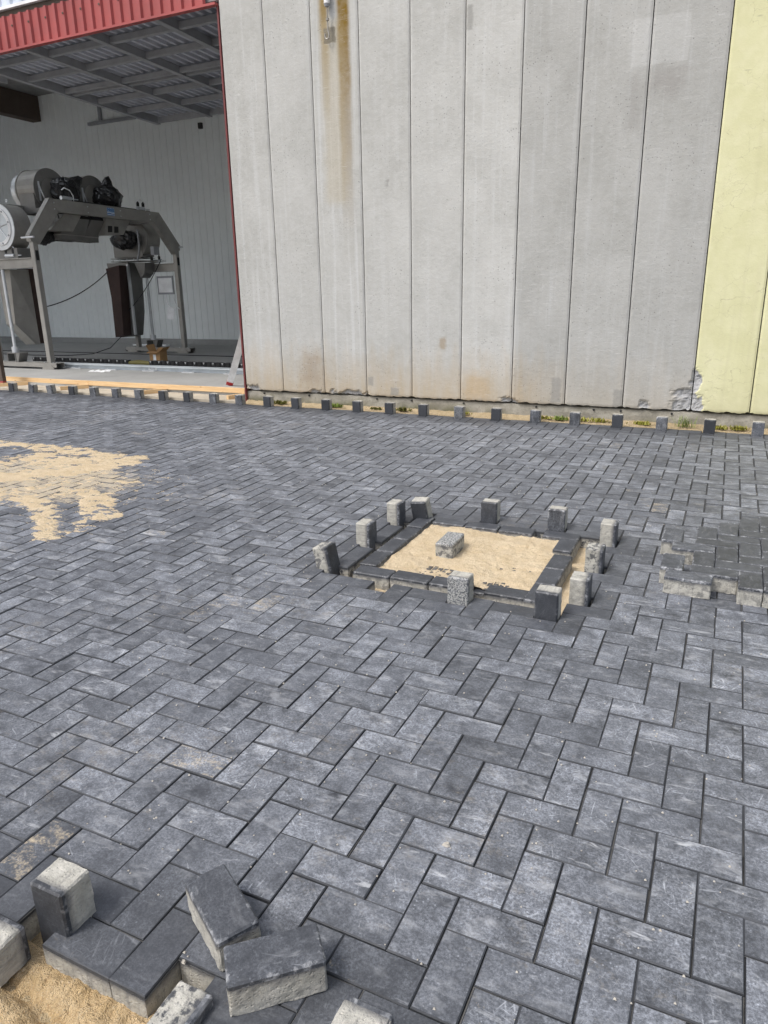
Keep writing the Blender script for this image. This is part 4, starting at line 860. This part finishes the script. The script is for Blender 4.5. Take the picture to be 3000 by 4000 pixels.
# front side blower, axis along y, ring window facing out
d = drum((-11.86, 8.0, 2.465), 'y', .375, .34, 'blower_drum', 'steel', 1)
m = MB(); m.ring((-11.86, 7.985, 2.465), 'y', .26, .380, .014, 44); m.build('face_plate', 'alu', d)
m = MB(); m.ring((-11.86, 7.970, 2.465), 'y', .245, .305, .014, 40); q = m.build('window_ring', 'white_paint', d)
m = MB(); m.tube([(-11.86, 7.992, 2.465), (-11.86, 7.996, 2.465)], .262, 36); m.build('window', 'fan_glass', q)
for k in range(8):
    t_ = 2*PI*(k+.3)/8; m = MB(); m.tube([(-11.86+.277*math.cos(t_), 7.957, 2.465+.277*math.sin(t_)), (-11.86+.277*math.cos(t_), 7.970, 2.465+.277*math.sin(t_))], .014, 8); m.build('bolt', 'frame_grey', q)
for k in range(3):
    t_ = PI*k/3+.2; m = MB(); m.tube([(-11.86-.25*math.cos(t_), 7.985, 2.465-.25*math.sin(t_)), (-11.86+.25*math.cos(t_), 7.985, 2.465+.25*math.sin(t_))], .009, 6); m.build('spoke', 'alu', q)
m = MB(); m.ring((-11.62, 8.02, 2.875), 'y', .014, .028, .012, 16); m.build('lifting_eye', 'alu', d)
bag('motor_bag', (-11.62, 8.62, 2.36), (.17, .20, .16), 12, [((.4, .9, -.1), .7, 14)], d)
m = MB(); m.box(-12.2, -11.55, 8.03, 8.30, 1.95, 2.12); m.build('volute_outlet', 'steel_dark', d)
# back side blower
d = drum((-11.93, 11.30, 2.455), 'y', .36, .36, 'blower_drum', 'steel', 1)
m = MB(); m.ring((-11.93, 11.286, 2.455), 'y', .17, .355, .013, 40); m.build('face_plate', 'steel_dark', d)
m = MB(); m.box(-12.56, -11.75, 11.28, 11.62, 2.085, 2.40); m.build('volute_outlet', 'steel_dark', d)
bag('motor_bag', (-12.05, 11.10, 2.43), (.29, .18, .19), 17, [((-.9, 0, -.3), .25, 4)], d)
m = MB(); m.tube([(-11.72, 11.17, 2.62), (-11.72, 11.17, 2.30), (-11.74, 11.16, 2.15), (-11.80, 11.15, 2.0)], .022, 8); m.build('conduit', 'frame_grey', d)
m = MB(); m.box(-12.62, -11.75, 11.22, 11.64, 2.00, 2.012); m.box(-12.62, -11.75, 11.22, 11.64, 2.06, 2.072); q = m.build('slide_frame', 'steel_dark', g)
for k in range(4): m = MB(); x = -12.57+.2*k; m.tube([(x, 11.24, 2.012), (x, 11.24, 2.06)], .008, 6); m.build('stud', 'alu', q)
# vertical air ducts with brown covers
b = MB(); b.prism([(-12.75, 1.98), (-12.13, 1.98), (-12.19, .95), (-12.31, .44), (-12.63, .40), (-12.63, 1.25)], 11.22, 11.62, 'y'); q = b.build('air_duct', 'steel_dark', g)
m = MB(); m.prism([(-12.55, 1.86), (-12.17, 1.92), (-12.27, .47), (-12.51, .42), (-12.49, 1.25)], 10.98, 11.219, 'y'); m.build('fabric_cover', 'brown_cloth', q)
m = MB(); m.box(-12.16, -12.11, 11.18, 11.23, .47, 1.94); m.build('edge_strip', 'alu', q)
m = MB(); m.prism([(-12.03, 1.97), (-11.73, 1.97), (-11.78, 1.75), (-11.89, 1.66)], 11.30, 11.58, 'y'); m.build('gusset', 'steel_dark', q)
b = MB(); b.add([(-12.33, 8.16, 1.78), (-11.98, 8.16, 1.78), (-11.98, 8.55, 1.78), (-12.33, 8.55, 1.78), (-12.30, 8.16, .83), (-12.06, 8.16, .83), (-11.97, 8.55, .83), (-12.30, 8.55, .83), (-12.18, 8.40, .45), (-11.96, 8.45, .45), (-11.96, 8.55, .45), (-12.18, 8.55, .45)],
     [(0, 1, 5, 4), (1, 2, 6, 5), (2, 3, 7, 6), (3, 0, 4, 7), (4, 5, 9, 8), (5, 6, 10, 9), (6, 7, 11, 10), (7, 4, 8, 11), (8, 9, 10, 11), (3, 2, 1, 0)]); q = b.build('air_duct', 'steel', g)
m = MB(); m.box(-12.28, -11.97, 8.553, 8.80, .46, 1.80); m.build('fabric_cover', 'brown_cloth', q)
r12 = random.Random(8)
for k in range(5):
    y = 8.62+.10*k; b = MB(); b.tube([(-11.21-.02*k, y, 2.70), (-11.26, y+.05, 2.60), (-11.30-.03*k, y+.16, 2.55+.02*k), (-11.34, y+.3, 2.62), (-11.36, y+.42, 2.70)], .011, 6); b.build('hose', 'black_rubber' if k % 2 else 'frame_grey', g)
b = MB(); b.tube([(-11.22, 8.7, 2.93), (-11.23, 9.4, 2.945), (-11.22, 10.2, 2.935), (-11.23, 11.05, 2.93)], .016, 6); b.build('cable_bundle', 'black_rubber', g)
for y in (8.55, 9.3, 10.1, 10.9):
    for z in (2.76, 2.86): b = MB(); b.tube([(-11.10, y, z), (-11.09, y, z)], .011, 8); b.build('bolt', 'alu', g)
b = MB(); b.box(-11.62, -11.46, 8.46, 8.60, 2.44, 2.62); b.build('junction_box', 'white_plastic', g)
b = MB(); b.box(-11.30, -11.215, 11.04, 11.20, 2.10, 2.26); b.build('junction_box', 'frame_grey', g)
# pneumatic cylinders
def pneu(x, y, z, ax, l=.22):
    q = MB(); a_ = Vector((1, 0, 0)) if ax == 'x' else Vector((0, 1, 0)); c = Vector((x, y, z)); q.tube([c-a_*l/2, c+a_*l/2], .035, 12)
    o = q.build('cylinder', 'alu', g)
    for s in (-.4, .4):
        m = MB(); p = c+a_*l*s; m.box(p.x-.022, p.x+.022, p.y-.022, p.y+.022, z+.036, z+.105, bev=.006); m.tube([(p.x, p.y, z+.105), (p.x, p.y, z+.125)], .014, 8); m.build('valve', 'black_rubber', o)
    m = MB(); m.tube([c+a_*l/2, c+a_*(l/2+.16)], .010, 8); m.build('piston_rod', 'alu', o)
    p, r_ = c-a_*l*.4, c+a_*l*.75; pts = [p+Vector((0, 0, .12)), p+(r_-p)*.3+Vector((0, 0, .17)), p+(r_-p)*.75+Vector((0, 0, .14)), r_+Vector((0, 0, .06)), r_+Vector((0, 0, -.03))]
    m = MB(); m.tube(pts, .009, 6); m.build('air_hose', 'white_plastic', o)
pneu(-11.15, 8.88, 2.965, 'y'); pneu(-11.15, 10.72, 2.955, 'y', .18); pneu(-11.75, 8.04, 1.995, 'x'); pneu(-11.72, 11.62, 1.998, 'x', .26)
# notice board, tag and hoses on the back leg
b = MB(); b.box(-11.68, -11.24, 11.55, 11.575, 1.31, 1.69); q = b.build('switch_panel', 'frame_grey', g); m = MB(); m.box(-11.64, -11.265, 11.543, 11.549, 1.35, 1.65); m.build('panel_face', 'white_plastic', q)
b = MB(); b.tube([(-11.47, 11.56, 1.31), (-11.48, 11.56, 1.20), (-11.44, 11.56, 1.08), (-11.36, 11.56, 1.04), (-11.22, 11.56, 1.02)], .012, 8); b.build('air_hose', 'white_plastic', g)
b = MB(); b.tube([(-11.26, 11.56, 1.31), (-11.26, 11.56, 1.2), (-11.22, 11.56, 1.08), (-11.14, 11.56, 1.0)], .009, 8); b.build('air_hose', 'white_plastic', g)
b = MB(); b.add([(-11.44, 11.54, 1.04), (-11.26, 11.54, 1.01), (-11.30, 11.53, .77), (-11.48, 11.53, .80), (-11.44, 11.545, 1.04), (-11.26, 11.545, 1.01), (-11.30, 11.535, .77), (-11.48, 11.535, .80)], [(3, 2, 1, 0), (4, 5, 6, 7), (0, 1, 5, 4), (1, 2, 6, 5), (2, 3, 7, 6), (3, 0, 4, 7)]); tag(b.build('paper_tag', 'white_plastic', origin=(-11.37, 11.54, .9)), 'white paper in a sleeve hanging from hoses under the switch panel', 'paper')
# cables
def sag(p, q, d, n=14):
    p, q = Vector(p), Vector(q); return [p+(q-p)*(i/n)-Vector((0, 0, d*4*(i/n)*(1-i/n))) for i in range(n+1)]
b = MB(); b.tube(sag((-11.15, 8.11, 1.13), (-12.50, 10.98, 1.80), .10) , .010, 6); tag(b.build('cable', 'black_rubber', origin=(-11.9, 9.5, 1.2)), 'black cable sagging from front leg to the brown duct cover', 'cable')
b = MB(); b.tube(sag((-11.36, 11.40, 2.03), (-12.28, 11.16, .95), .10) , .008, 6); tag(b.build('cable', 'black_rubber', origin=(-11.8, 11.3, 1.2)), 'black cable hanging from the back arm past the steel pole', 'cable')
b = MB(); b.tube([(-12.45, 11.1, .44), (-12.62, 10.9, .20), (-12.85, 10.6, .09), (-13.3, 10.3, .068), (-14.2, 10.2, .068), (-16, 10.3, .068)], .010, 6); tag(b.build('cable', 'black_rubber', origin=(-13, 10.5, .06)), 'black cable curving down from the duct onto the floor', 'cable')

# ================================================================== WEEDS AT THE WALL FOOT
rw = random.Random(11)
def tuft(x, y, n, h, spread, mat, label, name='weed', broad=False):
    m = MB(); z = .005
    for k in range(n):
        an = rw.uniform(0, 2*PI); bx, by = x+rw.gauss(0, spread*.35), y+rw.gauss(0, spread*.12); hh = h*rw.uniform(.5, 1.1); le = rw.uniform(.2, .9)*hh; wd = (.008 if broad else .003)*rw.uniform(.7, 1.4)
        dx, dy = math.cos(an), math.sin(an)*.6; px, py = -dy, dx; vs = []
        for t_, wf in ((0, 1), (.4, 1.1 if broad else .9), (.75, .8 if broad else .6), (1, .05)):
            cx, cy, cz = bx+dx*le*t_**1.6, by+dy*le*t_**1.6, z+hh*(t_-.25*t_*t_*le/hh); vs += [(cx-px*wd*wf, cy-py*wd*wf, cz), (cx+px*wd*wf, cy+py*wd*wf, cz)]
        m.add(vs, [(0, 1, 3, 2), (2, 3, 5, 4), (4, 5, 7, 6)])
    o = m.build(name, mat, origin=(x, y, 0)); tag(o, label, 'weed', 'weeds along the wall foot'); return o
tuft(-.49, 6.09, 70, .13, .11, 'grass_green', 'largest green grass tuft at the foot of the yellow panel', 'grass_tuft')
for x, n_, h, mt, lb in ((-.22, 80, .042, 'weed_yellow', 'low yellow-green weed right of the big grass tuft'), (-.03, 80, .05, 'weed_yellow', 'low weed patch near the last standing paver'), (-.87, 80, .042, 'weed_yellow', 'low weed patch left of the big grass tuft'),
                     (-1.27, 60, .05, 'weed_yellow', 'small weed between the twenty-first and twenty-second standing pavers'), (-1.47, 45, .05, 'weed_yellow', 'small weed beside the twenty-first standing paver'), (-1.66, 60, .05, 'grass_green', 'small leafy weed left of the twenty-first standing paver'), (-1.84, 50, .04, 'weed_yellow', 'small weed right of the twentieth standing paver'),
                     (-5.05, 120, .05, 'moss', 'mossy weed patch right of the twelfth standing paver'), (-4.27, 80, .05, 'grass_green', 'mossy green weed patch between the fourteenth and fifteenth standing pavers'), (-3.74, 60, .035, 'moss', 'thin moss right of the fifteenth standing paver'), (-3.42, 80, .05, 'moss', 'small yellowish weed right of the sixteenth standing paver'), (-2.70, 70, .035, 'weed_yellow', 'faint weed right of the eighteenth standing paver')):
    tuft(x, 6.10, n_, h, .13, mt, lb, 'weed', True)
chip(.30, 6.09, .03, 'pale pebble at the wall foot near the last standing paver')
